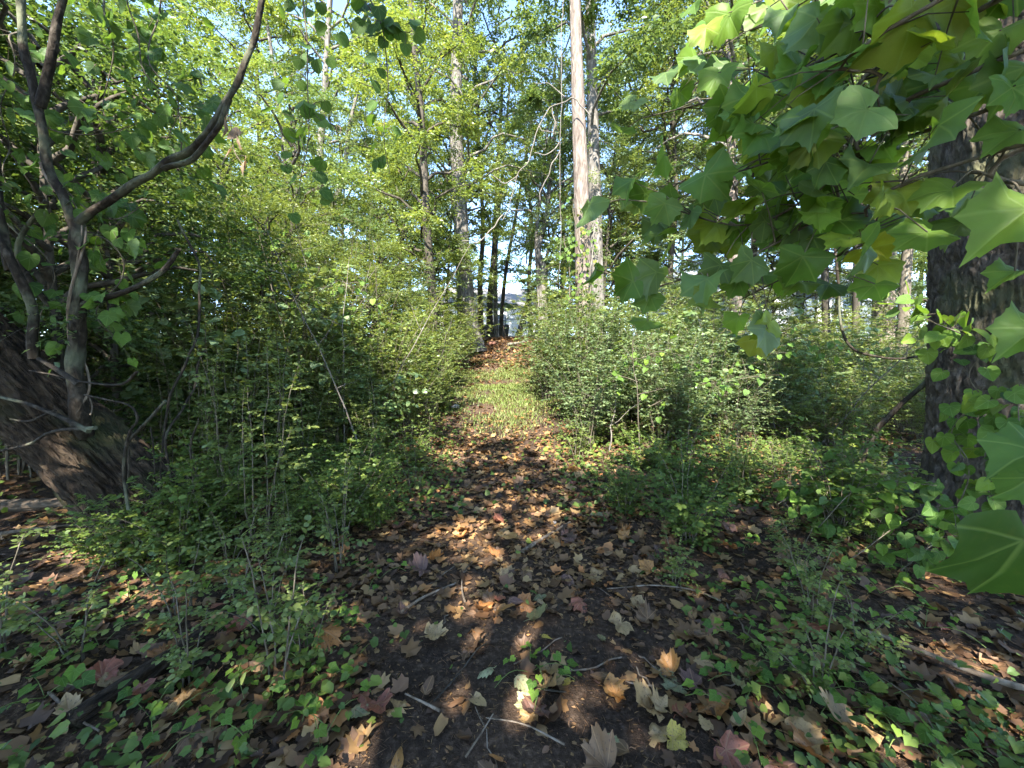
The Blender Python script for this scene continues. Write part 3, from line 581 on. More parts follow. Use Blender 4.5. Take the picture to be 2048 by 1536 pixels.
for x, y, s_, v in ((-3.2, 9.2, .62, 0), (-4.6, 7.8, .72, 0), (-6.2, 6.6, .85, 0), (-7.8, 5.4, 1.0, 0), (-8.8, 8, 1.0, 0), (-4.0, 6.2, .62, 0), (-5.2, 9.2, .85, 0), (-2.9, 7.6, .5, 0), (-7.0, 9.4, 1.0, 0), (-10.5, 6.0, 1.2, 0)):
    tree(('short' if s_ < .7 else 'taller') + ' fine leaved tree rising out of the left thicket' + (' next to the path' if x > -4.2 else ' behind the leaning trunk' if y < 7 else ' under the pale woodland trees'), (x, y), (x + .2, y, 5.2 * s_), .05, .012, 'fine_a', 'dark', 'fine leaved small trees on the left', scale=s_, sides=7, name='small_tree')
for (px, py, k, s_, lb) in ((520, 1120, 0, 1.0, 'tall feathery bright green sapling before the leaning trunk'), (460, 1080, 1, .86, 'shorter feathery sapling beside the tall feathery sapling'), (748, 930, 2, .95, 'slim reddish stemmed sapling at the left edge of the path'), (575, 1150, 2, .5, 'low feathery sapling among the ivy beside the path'), (430, 1010, 0, .8, 'feathery sapling against the foot of the leaning trunk')):
    g = gpt(px, py); shrub('feather%d' % k, g[0], g[1], s_, lb, None, 'feathery_sapling', cat='sapling')
SD = ('little privet seedling with paired oval leaves among the leaf litter', 'privet seedlings on the woodland floor')
rs = np.random.default_rng(31)
for q in range(60):
    y = 1.5 + 4.0 * rs.uniform() ** 1.2; sd = -1 if rs.uniform() < .6 else 1; x = path_x(y) + sd * (.75 + abs(rs.normal(0, .9)) * (1 + y * .15))
    if math.hypot(x - bx, y - by) < .7: continue
    shrub('seedling%d' % rs.integers(3), x, y, rs.uniform(.5, 1.2), f'little privet seedling {where(x, y)}, ' + ('close to the thicket' if y > 3.6 else 'near the feathery saplings' if x < -.9 and y > 2 else 'among the trailing ivy'), SD[1], name='privet_seedling', cat='seedling')
WD = ('low bushy weed with broad leaves at the foot of the thicket', 'low weeds along the path edges')
for q in range(54):
    y = 2.6 + 6.5 * rs.uniform(); sd = -1 if q % 2 else 1; x = path_x(y) + sd * (1.0 + abs(rs.normal(0, 1.0)) * (1 + .1 * y))
    if math.hypot(x - bx, y - by) < .8: continue
    shrub('weeds%d' % rs.integers(3), x, y, rs.uniform(.4, .9), f'low bushy weed {where(x, y)}, ' + ('before the sunny grass' if y > 5.8 else 'at the foot of the privet' if y > 4 else 'before the thicket'), WD[1], name='leafy_weed', cat='weed')

# ------------------------------------------------------------------ the leaning rotten trunk and the log on the left
def rough_trunk(H, rfun, n, s_, q5=5.5, ridge_d=.03, mat=None, open_end=True):
    z = np.linspace(0, H, n); a = np.arange(s_) / s_ * 2 * math.pi; A, Zz = np.meshgrid(a, z); c, sn = np.cos(A), np.sin(A)
    q = np.stack([c * q5, sn * q5, Zz * 2.4], -1)
    r = rfun(Zz, A) - ridge_d * np.clip(1 - np.abs(vnoise(q + 2)) * 2, 0, 1) ** 2 - ridge_d * .5 * np.clip(1 - np.abs(vnoise(q * [2.3, 2.3, 2] + 7)) * 2, 0, 1) ** 2 + ridge_d * .25 * vnoise(q * [5, 5, 9])
    V = np.stack([r * c, r * sn, Zz], -1).reshape(-1, 3)
    i, j = np.meshgrid(np.arange(n - 1), np.arange(s_), indexing='ij'); k = (j + 1) % s_
    F = np.stack([i * s_ + j, i * s_ + k, (i + 1) * s_ + k, (i + 1) * s_ + j], -1).reshape(-1, 4)
    V = np.vstack([V, [[0, 0, -.02], [0, 0, H + .02]]]); m = n * s_
    T = [(m, (q + 1) % s_, q) for q in range(s_)] + [(m + 1, (n - 1) * s_ + q, (n - 1) * s_ + (q + 1) % s_) for q in range(s_)]
    return mesh_np('trunk', V, [F, np.array(T)], mat)
def aim(p, q):                              # a frame whose z runs from p to q
    z = unit(np.asarray(q, float) - p); x = unit(np.cross([0.2, 1, 0.1], z)); return np.stack([x, np.cross(z, x), z], -1)
LA, LB = gpt(352, 1075) + [0, .1, -.12], at(-40, 700, 3.0)
LD = unit(LB - LA); LH = 5.0
lt = thing('fallen_tree', 'thick dark rotting trunk leaning low over the ground under vines', 'trunk', LA)
lt.matrix_world = mat4(LA, aim(LA, LB))
link('trunk', rough_trunk(LH, lambda z, a: .29 + .03 * np.sin(a * 2 + z) + .05 * vnoise(np.stack([np.cos(a) * 1.5, np.sin(a) * 1.5, z * 1.6], -1)) + .14 * np.exp(-z / .35) * (1 + .4 * np.sin(a * 4)), 260, 160, 9, .05, B['fallen']), lt)
Li = np.linalg.inv(np.array(lt.matrix_world))
def loc(P, M): P = np.asarray(P, float); return P @ M[:3, :3].T + M[:3, 3]
for pts, r in (([(60, 742), (110, 752), (170, 765), (240, 770), (275, 745)], .008), ([(0, 795), (60, 808), (110, 828), (178, 862)], .017), ([(0, 902), (60, 888), (110, 862), (192, 856)], .013), ([(20, 838), (60, 842), (110, 820)], .009), ([(80, 716), (110, 738), (160, 770)], .02), ([(170, 790), (215, 800), (262, 812), (275, 840), (258, 868), (246, 940), (256, 1020)], .009)):
    mb = MB(); P = smooth([at(x, y, 2.62 - .0009 * x) for x, y in pts], 18); P += .006 * vnoise(P[:, :, None] * 9 + np.arange(3)) 
    mb.tube(loc(P, Li), np.linspace(r * .6, r, 18), 7, .12); link('dead_branch', mb.mesh('dead_branch', B['vine'], attrs=False), lt)
la, lb = gpt(-120, 1035), gpt(232, 1018)
o = link('fallen_log', rough_trunk(float(np.linalg.norm(lb - la)), lambda z, a: .055 + .006 * np.sin(a * 3 + z * 2), 60, 40, 3.5, .01, B['log']), mw=mat4(la + [0, 0, .07], aim(la, lb)))
tag(o, 'weathered brown log lying behind the foot of the leaning trunk', 'log')
la, lb = gpt(150, 1455), gpt(400, 1290)
o = link('fallen_log', rough_trunk(float(np.linalg.norm(lb - la)), lambda z, a: .045 + .004 * np.sin(a * 3 + z * 3), 50, 36, 3, .012, B['fallen']), mw=mat4(la + [0, 0, .03], aim(la, lb)))
tag(o, 'short dark rotten log half buried in dead leaves', 'log')

# ------------------------------------------------------------------ the twisted stem standing on the leaning trunk
def px_path(pts, n, f=None): return smooth([at(p[0], p[1], p[2] if len(p) > 2 else f) for p in pts], n)
sb = at(192, 985, 2.85)
stt = thing('twisted_stem_tree', 'mottled crooked stem forking in two above the leaning trunk', 'tree', sb)
def stem_part(name, pts, r0, r1, n=40, f=2.8, rough=.2, mat='vine', sides=12, root=stt, wig=.012):
    P = px_path(pts, n, f); P += wig * np.stack([vnoise(P * 5 + 11), vnoise(P * 5 + 47), vnoise(P * 5 + 83)], -1)
    mb = MB(); mb.tube(P - np.array(root.location), np.linspace(r0, r1, n), sides, rough, 3.0, fres=6); return link(name, mb.mesh(name, B[mat], attrs=False), root)
stem_part('stem', [(186, 905, 3.05), (165, 840), (150, 740), (156, 640), (158, 540), (152, 445)], .052, .038, 80, rough=.3)
stem_part('limb', [(152, 450), (230, 388), (330, 330), (400, 283), (452, 212), (500, 105), (524, 0), (545, -120)], .026, .015, 80, rough=.25)
stem_part('limb', [(330, 340), (385, 315), (440, 250), (462, 200)], .02, .016, 30, f=2.76)
stem_part('limb', [(150, 460), (128, 410), (98, 335), (78, 225), (52, 120), (40, 0), (36, -120)], .030, .02, 80, rough=.25)
stem_part('limb', [(80, 215), (103, 120), (118, 40), (140, -60)], .03, .018, 30)
stem_part('limb', [(162, 612), (250, 582), (320, 546), (356, 500)], .024, .012, 36)
stem_part('limb', [(66, 720, 2.75), (62, 620, 2.75), (22, 520, 2.7), (-20, 450, 2.7)], .03, .022, 40)
stem_part('limb', [(20, 540, 2.75), (0, 420, 2.75), (-10, 300, 2.75)], .03, .02, 30)
stem_part('limb', [(120, 640), (60, 560), (38, 490), (95, 400)], .02, .014, 30, f=2.9)
for ph, r_, d_ in ((0, .005, .046), (4.1, .008, .05)):                     # vines wound round the stem
    base = px_path([(166, 830), (160, 790), (152, 700), (157, 600), (155, 470), (130, 400), (95, 330)], 70, 2.8)
    a = ph + np.linspace(0, 9 + ph, 70); P = base + np.stack([np.cos(a) * d_, np.sin(a) * d_, 0 * a], -1) * np.linspace(1.15, .8, 70)[:, None]
    mb = MB(); mb.tube(P - sb, r_, 6); link('winding_vine', mb.mesh('winding_vine', B['stick'], attrs=False), stt)
lv = thing('looping_vine', 'bare brown vine looping down the leaning trunk to the ground', 'vine', gpt(292, 1095))
for pts, r in (([(330, 800), (262, 880), (246, 960), (262, 1020), (300, 1060), (285, 1130)], .011), ([(260, 900), (250, 980), (242, 1040), (262, 1140)], .007), ([(300, 850), (308, 950), (298, 1010), (310, 1140)], .005), ([(395, 840), (380, 900), (405, 990), (395, 1110)], .007), ([(410, 700, 3.2), (380, 790, 3.1), (330, 870), (345, 960), (360, 1110)], .009), ([(355, 440, 3.2), (395, 540, 3.2), (400, 640, 3.2), (365, 740, 3.0), (330, 830, 2.9), (322, 980, 2.8), (340, 1120, 2.7)], .010)):
    stem_part('vine_stem', pts, r, r * .7, 30, f=2.75, mat='vine', sides=7, root=lv, wig=.02)

# ------------------------------------------------------------------ leaves that can be picked out: shared shapes, one object each
def leaf_set(key, half, mat, n=6, rings=(.5,), **kw):
    out = []
    for q in range(n):
        V, Fc, flat = polar_leaf(half, rings, seed=100 + q, cup=kw.get('cup', .1) * (.4 + .3 * q), droop=kw.get('droop', .2) * (.4 + .35 * q), wave=kw.get('wave', .05), petiole=kw.get('petiole', 0), jitter=kw.get('jitter', .04), asym=kw.get('asym', 0) * (q - n / 2))
        out.append(mesh_np(key, V, Fc, G[mat], {'luv': flat, 'rnd': np.zeros(len(V))}))
    VAR[key] = out
leaf_set('syc', SYC, 'syc', 9, cup=.17, droop=.4, wave=.06, asym=.06)
leaf_set('heart', HEART, 'heart', 6, cup=.2, droop=.25, wave=.03)
leaf_set('ivy', IVY, 'heart', 6, (), cup=.2, droop=.2, wave=.03)
leaf_set('round', ROUND, 'heart', 5, (), cup=.15, droop=.15, wave=.02)
leaf_set('fall', SYC, 'fallen', 10, cup=.2, droop=-.3, wave=.13, petiole=.6, asym=.14, jitter=.11)
leaf_set('falloak', OAK, 'fallen', 5, cup=.2, droop=-.25, wave=.07, petiole=.25, asym=.1)
leaf_set('falloval', OVATE, 'fallen', 5, cup=.3, droop=-.3, wave=.06, petiole=.3, asym=.1)
def leaf_obj(name, key, pos, tip, nrm, size, col, parent=None, inv=None, rng=RNG, wid=1.0):
    R = basis(np.asarray(tip, float)[None], np.asarray(nrm, float)[None])[0] * np.array([wid, 1, 1])
    M = mat4(pos, R, size)
    if inv is not None: M = inv @ M
    o = bpy.data.objects.new(name, VAR[key][rng.integers(len(VAR[key]))]); COL.objects.link(o)
    if parent: o.parent = parent
    o.matrix_local = M; o.color = (*col, 1)
    return o

# ------------------------------------------------------------------ the sycamore whose boughs hang in from the right
sy = np.array([4.6, -1.3, float(ground(4.6, -1.3)) - .05]); syc = thing('sycamore_tree', 'sycamore whose low boughs of large lobed leaves hang before the great trunk', 'tree', sy)
mb = MB(); mb.tube(np.array([(0, 0, 0), (.05, .1, 2), (0, .2, 5), (.2, .1, 9)]), [.3, .24, .19, .06], 20, .05); link('trunk', mb.mesh('trunk', B['grey'], attrs=False), syc)
r5 = np.random.default_rng(15)
limbs, T = crown(r5, 5.0, 9.5, 2.8, 16, 5, 7, 7, .17); link('limb_cluster', limb_mesh('limb_cluster', limbs, .14, B['grey']), syc); link('crown', crown_mesh('crown', r5, limbs, T, 7, .17, G['tree'], width=1.4), syc)
GREENS = np.array([(.065, .13, .02), (.085, .16, .024), (.11, .19, .026), (.085, .145, .045), (.145, .205, .026)])
def green(rng, k=0.0):
    c = GREENS[rng.integers(len(GREENS))] * rng.uniform(.75, 1.25); return tuple(np.clip(c + k, 0, 1))
def bough(pts, r0, leaves, spread=.26, size=(.08, .122), n=30, tipdir=(-.55, -.1, -.62)):
    """one bough through real points; its leaves on long stalks are sub-parts"""
    P = smooth(pts, n); mbb = MB(); mbb.tube(P - sy, np.linspace(r0 * .6, .0025, n), 7, .06)
    todo = []
    for q in range(leaves):
        t = .22 + .78 * (q + r5.uniform(0, 1)) / leaves; f = t * (n - 1); a = min(int(f), n - 2); p = P[a] + (P[a + 1] - P[a]) * (f - a)
        d = r5.normal(0, 1, 3) * [1, .8, .75]; d[2] += .1; e = p + unit(d) * spread * r5.uniform(.45, 1.25)
        k = (p + e) / 2 + [0, 0, .02]; mbb.tube(np.array([p, k, e]) - sy, [.0035, .0022, .0018], 4, cap=False)
        tip = np.array(tipdir) + r5.normal(0, .38, 3); nrm = np.array([.1, -.62, .7]) + r5.normal(0, .5, 3)
        c = green(r5); c = (.20, .22, .02) if r5.uniform() < .03 else c
        todo.append((e, tip, nrm, r5.uniform(*size), c))
    b = link('bough', mbb.mesh('bough', B['stem'], attrs=False), syc)
    for e, tip, nrm, s_, c in todo: leaf_obj('leaf', 'syc', e - sy, tip, nrm, s_, c, b, rng=r5)
    return b
A0 = np.array([4.5, -1.0, 3.6]); A1 = np.array([4.5, -1.0, 4.6])
def via(*p): return [at(*q) for q in p]
bough([A0, (3.0, -.1, 3.0)] + via((1900, -60, 1.25), (1700, 90, 1.45), (1500, 180, 1.65), (1290, 235, 1.85)), .022, 34)
bough([A0, (2.9, 0, 2.8)] + via((1880, 60, 1.25), (1720, 230, 1.45), (1520, 330, 1.65), (1340, 370, 1.82)), .020, 38)
bough([A0, (2.9, 0, 2.5)] + via((1900, 160, 1.25), (1700, 330, 1.45), (1500, 450, 1.62), (1290, 400, 1.78)), .018, 38)
bough([A0, (2.9, .1, 2.3)] + via((1850, 260, 1.32), (1660, 420, 1.52), (1480, 520, 1.65), (1260, 590, 1.82)), .016, 36)
bough([A1, (2.8, 0, 3.5)] + via((1800, -150, 1.32), (1640, -20, 1.52), (1500, 60, 1.72), (1420, 30, 1.91)), .02, 30)
bough([A1, (2.8, .1, 3.2)] + via((1760, -120, 1.58), (1640, 120, 1.78), (1560, 300, 1.91), (1440, 440, 2.05)), .018, 36)
bough([A0, (2.9, .1, 2.2)] + via((1900, 330, 1.25), (1740, 480, 1.52), (1600, 540, 1.65), (1480, 600, 1.85)), .014, 30)
bough([A1, (2.8, 0, 2.9)] + via((1840, 20, 1.12), (1760, 160, 1.25), (1680, 330, 1.39), (1600, 420, 1.52)), .014, 28)
# near leaves, big in the picture, on two boughs close to the viewer
def hero_bough(pts, hero):
    P = smooth(pts, 26); mbb = MB(); mbb.tube(P - sy, np.linspace(.012, .003, 26), 7, .05)
    for (px, py, f, tx, ty, tz, nx_, ny_, nz_, s_, c) in hero:
        e = at(px, py, f); k = P[np.argmin(np.linalg.norm(P - e, axis=1))]; m_ = (k + e) / 2 + [0, 0, .03]
        mbb.tube(smooth([k, m_, e], 7) - sy, [.004, .0035, .003, .003, .0025, .0025, .0025], 5, cap=False)
    b = link('bough', mbb.mesh('bough', B['stem'], attrs=False), syc)
    for (px, py, f, tx, ty, tz, nx_, ny_, nz_, s_, c) in hero:
        leaf_obj('leaf', 'syc', at(px, py, f) - sy, (tx, ty, tz), (nx_, ny_, nz_), s_, c, b, rng=r5)
    return b
g1, g2, g3, gy = (.085, .15, .027), (.11, .175, .03), (.065, .125, .027), (.16, .20, .027)
hero_bough([A0, (3.4, .1, 2.6)] + via((2150, 250, 1.15), (2080, 380, 1.2), (1980, 420, 1.3), (1880, 500, 1.5)),
           [(2055, 425, 1.05, -.9, .1, -.35, -.05, -.55, .8, .135, g2), (1905, 375, 1.25, -.7, .1, -.45, .1, -.5, .8, .105, g2), (1800, 375, 1.35, -.45, 0, -.8, .1, -.6, .6, .11, gy), (1930, 395, 1.3, .1, 0, -.9, .1, -.8, .5, .10, g1),
            (2040, 260, 1.15, -.85, 0, -.3, 0, -.5, .8, .10, g1), (1975, 170, 1.3, -.8, 0, -.45, .1, -.5, .7, .105, g1), (1860, 170, 1.45, -.6, 0, -.7, .2, -.5, .7, .11, g3), (2050, 140, 1.15, -.7, 0, -.5, 0, -.4, .8, .11, g1), (2000, 60, 1.2, -.6, 0, -.6, 0, -.6, .7, .11, g2), (1885, 90, 1.4, -.5, 0, -.7, .2, -.6, .5, .10, g3),
            (2030, 545, 1.2, -.9, .1, -.15, 0, -.3, .9, .07, g1)])
hero_bough([A1, (3.0, .1, 2.9)] + via((2000, -250, 1.1), (1880, -100, 1.2), (1800, -20, 1.25), (1730, 60, 1.3)),
           [(1815, 20, 1.15, -.35, .1, -.85, .3, -.75, -.25, .155, gy), (1900, 10, 1.2, .5, 0, -.75, .2, -.8, -.2, .12, gy), (1700, 40, 1.35, -.5, 0, -.7, .2, -.7, .2, .115, g2), (1770, 150, 1.4, .1, 0, -.9, .2, -.8, .3, .09, (.26, .26, .02)), (1620, 120, 1.6, -.2, 0, -.9, .3, -.7, .4, .13, gy), (1665, 210, 1.6, -.5, .1, -.6, .2, -.6, .6, .12, g3), (1530, 20, 1.7, -.6, 0, -.6, .1, -.6, .6, .11, g2)])
hero_bough([(4.4, -.9, 1.6), (3.2, -.1, 1.35)] + via((2250, 930, .95), (2150, 960, .95), (2080, 1000, .95)),
           [(2050, 1082, .80, -.12, .1, -.85, -.15, -.7, .6, .185, (.036, .075, .014)), (2075, 905, .95, -.85, .1, -.15, 0, -.35, .9, .10, g3), (2060, 955, 1.0, -.6, .0, -.65, .1, -.8, .5, .085, g3), (2070, 660, 1.1, -.8, 0, -.35, .05, -.5, .8, .095, g1)])

# ------------------------------------------------------------------ vines with round and heart-shaped leaves
def vine(name, label, cat, strands, key, n_leaf, size, spread, f, cols, tip=(0, 0, -1), nrm=(0, -.9, .5), r=.004, bark='stem', rng=None, wig=.03, jit=.45, group=None):
    rng = rng or np.random.default_rng(77); P0 = at(*strands[0][0][:2], strands[0][0][2] if len(strands[0][0]) > 2 else f)
    root = thing(name, label, cat, P0, group=group)
    for S in strands:
        P = px_path(S, 30, f); P += wig * np.stack([vnoise(P * 3 + 1), vnoise(P * 3 + 31), vnoise(P * 3 + 61)], -1)
        mb = MB(); mb.tube(P - P0, np.linspace(r, r * .5, 30), 6); todo = []
        for q in range(n_leaf):
            t = (q + rng.uniform(0, 1)) / n_leaf * 29; a = min(int(t), 28); p = P[a] + (P[a + 1] - P[a]) * (t - a)
            d = unit(rng.normal(0, 1, 3) * [1, .7, .6]) * spread * rng.uniform(.4, 1.3); e = p + d
            mb.tube(np.array([p, (p + e) / 2 + [0, 0, .01], e]) - P0, .0014, 3, cap=False)
            todo.append((e - P0, np.array(tip) + d * 3 + rng.normal(0, .35, 3), np.array(nrm) + rng.normal(0, jit, 3), rng.uniform(*size), cols[rng.integers(len(cols))]))
        st_ = link('vine_stem', mb.mesh('vine_stem', B[bark], attrs=False), root)
        for e, tp, nm, s_, c in todo: leaf_obj('leaf', key if isinstance(key, str) else key[rng.integers(len(key))], e, tp, nm, s_, tuple(np.array(c) * rng.uniform(.8, 1.2)), st_, rng=rng)
    return root
dk = [(.045, .09, .018), (.06, .115, .02), (.075, .135, .022)]; md = [(.075, .135, .022), (.095, .16, .025), (.12, .185, .026)]
vine('round_leaf_vine', 'hanging vine of dark round leaves between the crooked limb and the sky gap', 'vine', [[(612, -40), (614, 80), (612, 200), (613, 300), (604, 395)]], 'round', 50, (.05, .072), .14, 2.1, dk, tip=(0, 0, -.6))
vine('round_leaf_vine', 'thin hanging vine with a few round leaves beside the dark slim trunk', 'vine', [[(700, -60), (760, 40), (772, 150), (772, 250), (782, 350)], [(735, 10), (770, 55), (820, 66)]], 'round', 20, (.055, .08), .08, 2.3, dk, tip=(0, 0, -.6), rng=np.random.default_rng(5))
vine('grape_vine', 'shaded grape vine of broad leaves tangled over the crooked stem', 'vine', [[(330, -80), (290, 60), (330, 180), (300, 280)], [(180, -80), (220, 60), (200, 180), (240, 300)], [(20, 60), (60, 180), (20, 300), (60, 400)], [(100, 330), (180, 400), (240, 470), (300, 420)], [(-20, 420), (40, 480), (110, 560), (60, 640)], [(230, -60), (290, 130), (340, 260), (330, 330)], [(-20, 200), (90, 260), (180, 280), (260, 240)], [(190, 480), (260, 540), (230, 640), (260, 700)]], ('heart', 'ivy', 'syc', 'heart'), 36, (.05, .10), .24, 3.0, dk, tip=(.2, 0, -.8), nrm=(.1, -.6, .6), r=.006, rng=np.random.default_rng(8), wig=.1, jit=.5)
vine('heart_leaf_vine', 'bright heart-leaved vine reaching from the great trunk over the thicket', 'vine', [[(2000, 690, 2.2), (1900, 660, 2.3), (1830, 630, 2.5), (1740, 560, 2.8)], [(1890, 650, 2.35), (1860, 690, 2.4), (1790, 590, 2.6)]], 'heart', 20, (.055, .08), .09, 2.4, md, tip=(-.3, 0, -.6), nrm=(0, -.4, .9), rng=np.random.default_rng(9))
vine('heart_leaf_vine', 'heart-leaved vine climbing the lower bark of the great trunk', 'vine', [[(1985, 1040, 2.35), (1960, 930, 2.32), (1990, 830, 2.3), (1940, 740, 2.3), (2000, 680, 2.25)], [(1900, 1050, 2.45), (1930, 930, 2.4), (1900, 860, 2.45), (1960, 790, 2.3)], [(2060, 950, 2.15), (2030, 860, 2.15), (2040, 760, 2.15)]], 'heart', 28, (.055, .085), .09, 2.3, dk + md, tip=(-.2, 0, -.7), nrm=(-.3, -.7, .5), rng=np.random.default_rng(10))
vine('heart_leaf_vine', 'sprawling heart-leaved vine heaped about the foot of the great trunk', 'vine', [[(1640, 1060, 2.6), (1700, 990, 2.6), (1780, 960, 2.5), (1860, 960, 2.4)], [(1700, 1120, 2.4), (1780, 1060, 2.4), (1850, 1020, 2.35), (1920, 1000, 2.25)], [(1560, 1010, 2.9), (1640, 960, 2.9), (1720, 920, 2.9)], [(1800, 1140, 2.2), (1860, 1090, 2.2), (1930, 1060, 2.1)]], 'heart', 30, (.05, .085), .13, 2.4, dk + md[:2], tip=(-.4, -.2, -.4), nrm=(0, -.4, .9), rng=np.random.default_rng(11))
# bare arching stem before the great trunk
ab = thing('arching_stem', 'bare crooked stem arching from the ground to the great trunk', 'stem', gpt(1700, 990))
stem_part('stem', [(1690, 985, 3.6), (1745, 880, 3.4), (1790, 820, 3.3), (1850, 765, 3.2), (1885, 735, 3.15)], .022, .016, 40, mat='vine', root=ab)
stem_part('twig', [(1660, 440, 3.0), (1676, 560, 3.0), (1690, 680, 3.0), (1760, 715, 3.0), (1850, 715, 3.0), (1920, 712, 2.9)], .009, .008, 40, mat='vine', root=ab)
# ivy on the tall trunk, and bleached lianas hanging beside it
vine('ivy', 'yellowing ivy wrapped round the foot of the tall straight trunk', 'vine', [[(1164, 640, 9.2), (1156, 560, 9.2), (1164, 500, 9.2), (1150, 440, 9.2), (1146, 400, 9.3)], [(1178, 640, 9.2), (1182, 560, 9.2), (1170, 480, 9.2), (1184, 440, 9.25)], [(1140, 620, 9.3), (1138, 540, 9.3), (1130, 470, 9.3)]], 'ivy', 48, (.055, .09), .2, 9.2, dk + md + [(.15, .16, .03)], nrm=(-.2, -.8, .5), r=.014, rng=np.random.default_rng(12), wig=.05)
la_ = thing('bleached_liana', 'bleached bare liana drooping in loops beside the tall straight trunk', 'vine', at(1126, 560, 9.3))
for pts, r in (([(1130, -40), (1124, 60), (1122, 200), (1120, 330), (1122, 450), (1116, 560)], .009), ([(1180, 232), (1150, 196), (1128, 205), (1100, 215), (1075, 260), (1058, 320), (1035, 350), (1020, 410), (1005, 440)], .014), ([(1105, 215), (1108, 260), (1085, 265), (1078, 255)], .014), ([(1118, 285), (1092, 310), (1068, 308)], .014), ([(1120, 300), (1105, 330), (1085, 375), (1078, 400)], .014), ([(1038, 350), (1010, 365), (985, 350)], .014), ([(1005, 430), (960, 482), (925, 482)], .016), ([(1128, 195), (1105, 172), (1070, 165)], .012), ([(1176, 560), (1188, 480), (1184, 420)], .02)):
    stem_part('liana_stem', pts, r, r * .6, 30, f=9.2, mat='liana', sides=7, root=la_, wig=.03)

# hanging dead curled leaves caught on the crooked limb
dc = thing('dead_leaf_spray', 'curled brown dead leaves hanging from the crooked limb', 'dead leaves', at(452, 225, 2.75))
mb = MB(); mb.tube(px_path([(450, 215), (462, 250), (468, 300), (490, 335)], 14, 2.75) - np.array(dc.location), .004, 5); link('twig', mb.mesh('twig', B['stem'], attrs=False), dc)
for px, py, s_ in ((455, 240, .13), (470, 270, .12), (462, 300, .12), (488, 320, .11), (478, 260, .1)):
    leaf_obj('leaf', 'falloval', at(px, py, 2.74) - np.array(dc.location), RNG.normal(0, .4, 3) + [0, 0, -1], RNG.normal(0, 1, 3), s_, (.20, .14, .09), dc)

# ------------------------------------------------------------------ fallen leaves: the largest are single things
FC = {'orange-brown': [(.25, .105, .03), (.21, .09, .03), (.28, .135, .038)], 'pale tan': [(.27, .17, .07), (.22, .145, .065), (.30, .20, .09)], 'dull brown': [(.095, .052, .024), (.075, .042, .022), (.12, .068, .032)], 'purplish brown': [(.085, .044, .032), (.11, .056, .04), (.065, .036, .027)], 'reddish': [(.22, .075, .042), (.19, .068, .04)], 'yellow': [(.32, .23, .03), (.28, .21, .035)], 'greenish grey': [(.15, .15, .068), (.18, .18, .09)]}
rf = np.random.default_rng(99)
def fallen(x, y, kind, colour, size, where, lift=None, tilt=.27):
    key = {'lobed': 'fall', 'narrow': 'falloak', 'oval': 'falloval'}[kind]
    c = FC[colour][rf.integers(len(FC[colour]))]; a = rf.uniform(0, 6.28)
    nrm = np.array([0, 0, 1.0]) + rf.normal(0, tilt, 3)
    if rf.uniform() < .3: nrm[2] *= -1
    z = float(ground(x, y)) + (.012 + .02 * rf.uniform() if lift is None else lift)
    o = leaf_obj('fallen_leaf', key, (x, y, z), (math.cos(a), math.sin(a), rf.normal(0, .12)), nrm, size, tuple(np.array(c) * rf.uniform(.8, 1.2)), rng=rf, wid=rf.uniform(.8, 1.05))
    shape = {'lobed': 'lobed', 'narrow': 'narrow notched', 'oval': 'oval'}[kind]
    return tag(o, f'{colour} {shape} fallen leaf lying {where}', 'leaf', f'{colour} {shape} fallen leaves {where}')
hero = [(1025, 1095, 'lobed', 'pale tan', .13, .07), (645, 1290, 'lobed', 'orange-brown', .125, .07), (860, 1285, 'lobed', 'pale tan', .10, None), (800, 1425, 'lobed', 'pale tan', .105, None), (1090, 1395, 'lobed', 'pale tan', .105, None), (1100, 1345, 'lobed', 'pale tan', .085, None), (1165, 1215, 'lobed', 'reddish', .10, .04), (1188, 1172, 'lobed', 'pale tan', .095, .04), (1430, 1425, 'lobed', 'orange-brown', .10, None), (1395, 1330, 'lobed', 'pale tan', .09, None), (1300, 1430, 'lobed', 'pale tan', .10, None), (1325, 1480, 'lobed', 'pale tan', .10, None), (1235, 1405, 'lobed', 'orange-brown', .07, None), (1375, 1165, 'lobed', 'reddish', .10, .05), (1460, 1060, 'lobed', 'purplish brown', .11, .06), (1140, 950, 'lobed', 'orange-brown', .10, .04), (1590, 1490, 'lobed', 'pale tan', .12, None), (1710, 1480, 'lobed', 'pale tan', .13, None), (1870, 1465, 'lobed', 'pale tan', .13, None), (1450, 1520, 'lobed', 'reddish', .10, None), (1640, 1525, 'lobed', 'orange-brown', .11, None), (285, 1405, 'lobed', 'reddish', .085, .05), (365, 1418, 'lobed', 'pale tan', .085, .04), (205, 1370, 'lobed', 'reddish', .09, .03), (330, 1330, 'lobed', 'orange-brown', .085, .05), (480, 1270, 'lobed', 'reddish', .08, .03), (1035, 1370, 'narrow', 'greenish grey', .12, None), (985, 1350, 'narrow', 'greenish grey', .09, None), (1140, 1380, 'oval', 'yellow', .075, None), (1085, 1285, 'oval', 'yellow', .06, None), (1210, 1500, 'narrow', 'greenish grey', .10, None), (1320, 1350, 'narrow', 'greenish grey', .11, None), (1200, 1280, 'narrow', 'greenish grey', .09, None), (710, 1440, 'narrow', 'greenish grey', .11, .03), (140, 1450, 'narrow', 'pale tan', .12, .04), (850, 1400, 'oval', 'dull brown', .09, None), (620, 1450, 'lobed', 'orange-brown', .11, None), (1080, 1440, 'lobed', 'purplish brown', .11, None), (960, 1290, 'lobed', 'dull brown', .09, .03), (1250, 1080, 'lobed', 'orange-brown', .08, None), (990, 1115, 'lobed', 'orange-brown', .10, .03), (795, 1065, 'lobed', 'purplish brown', .10, .04), (845, 1150, 'lobed', 'purplish brown', .11, None), (700, 1480, 'oval', 'orange-brown', .10, None)]
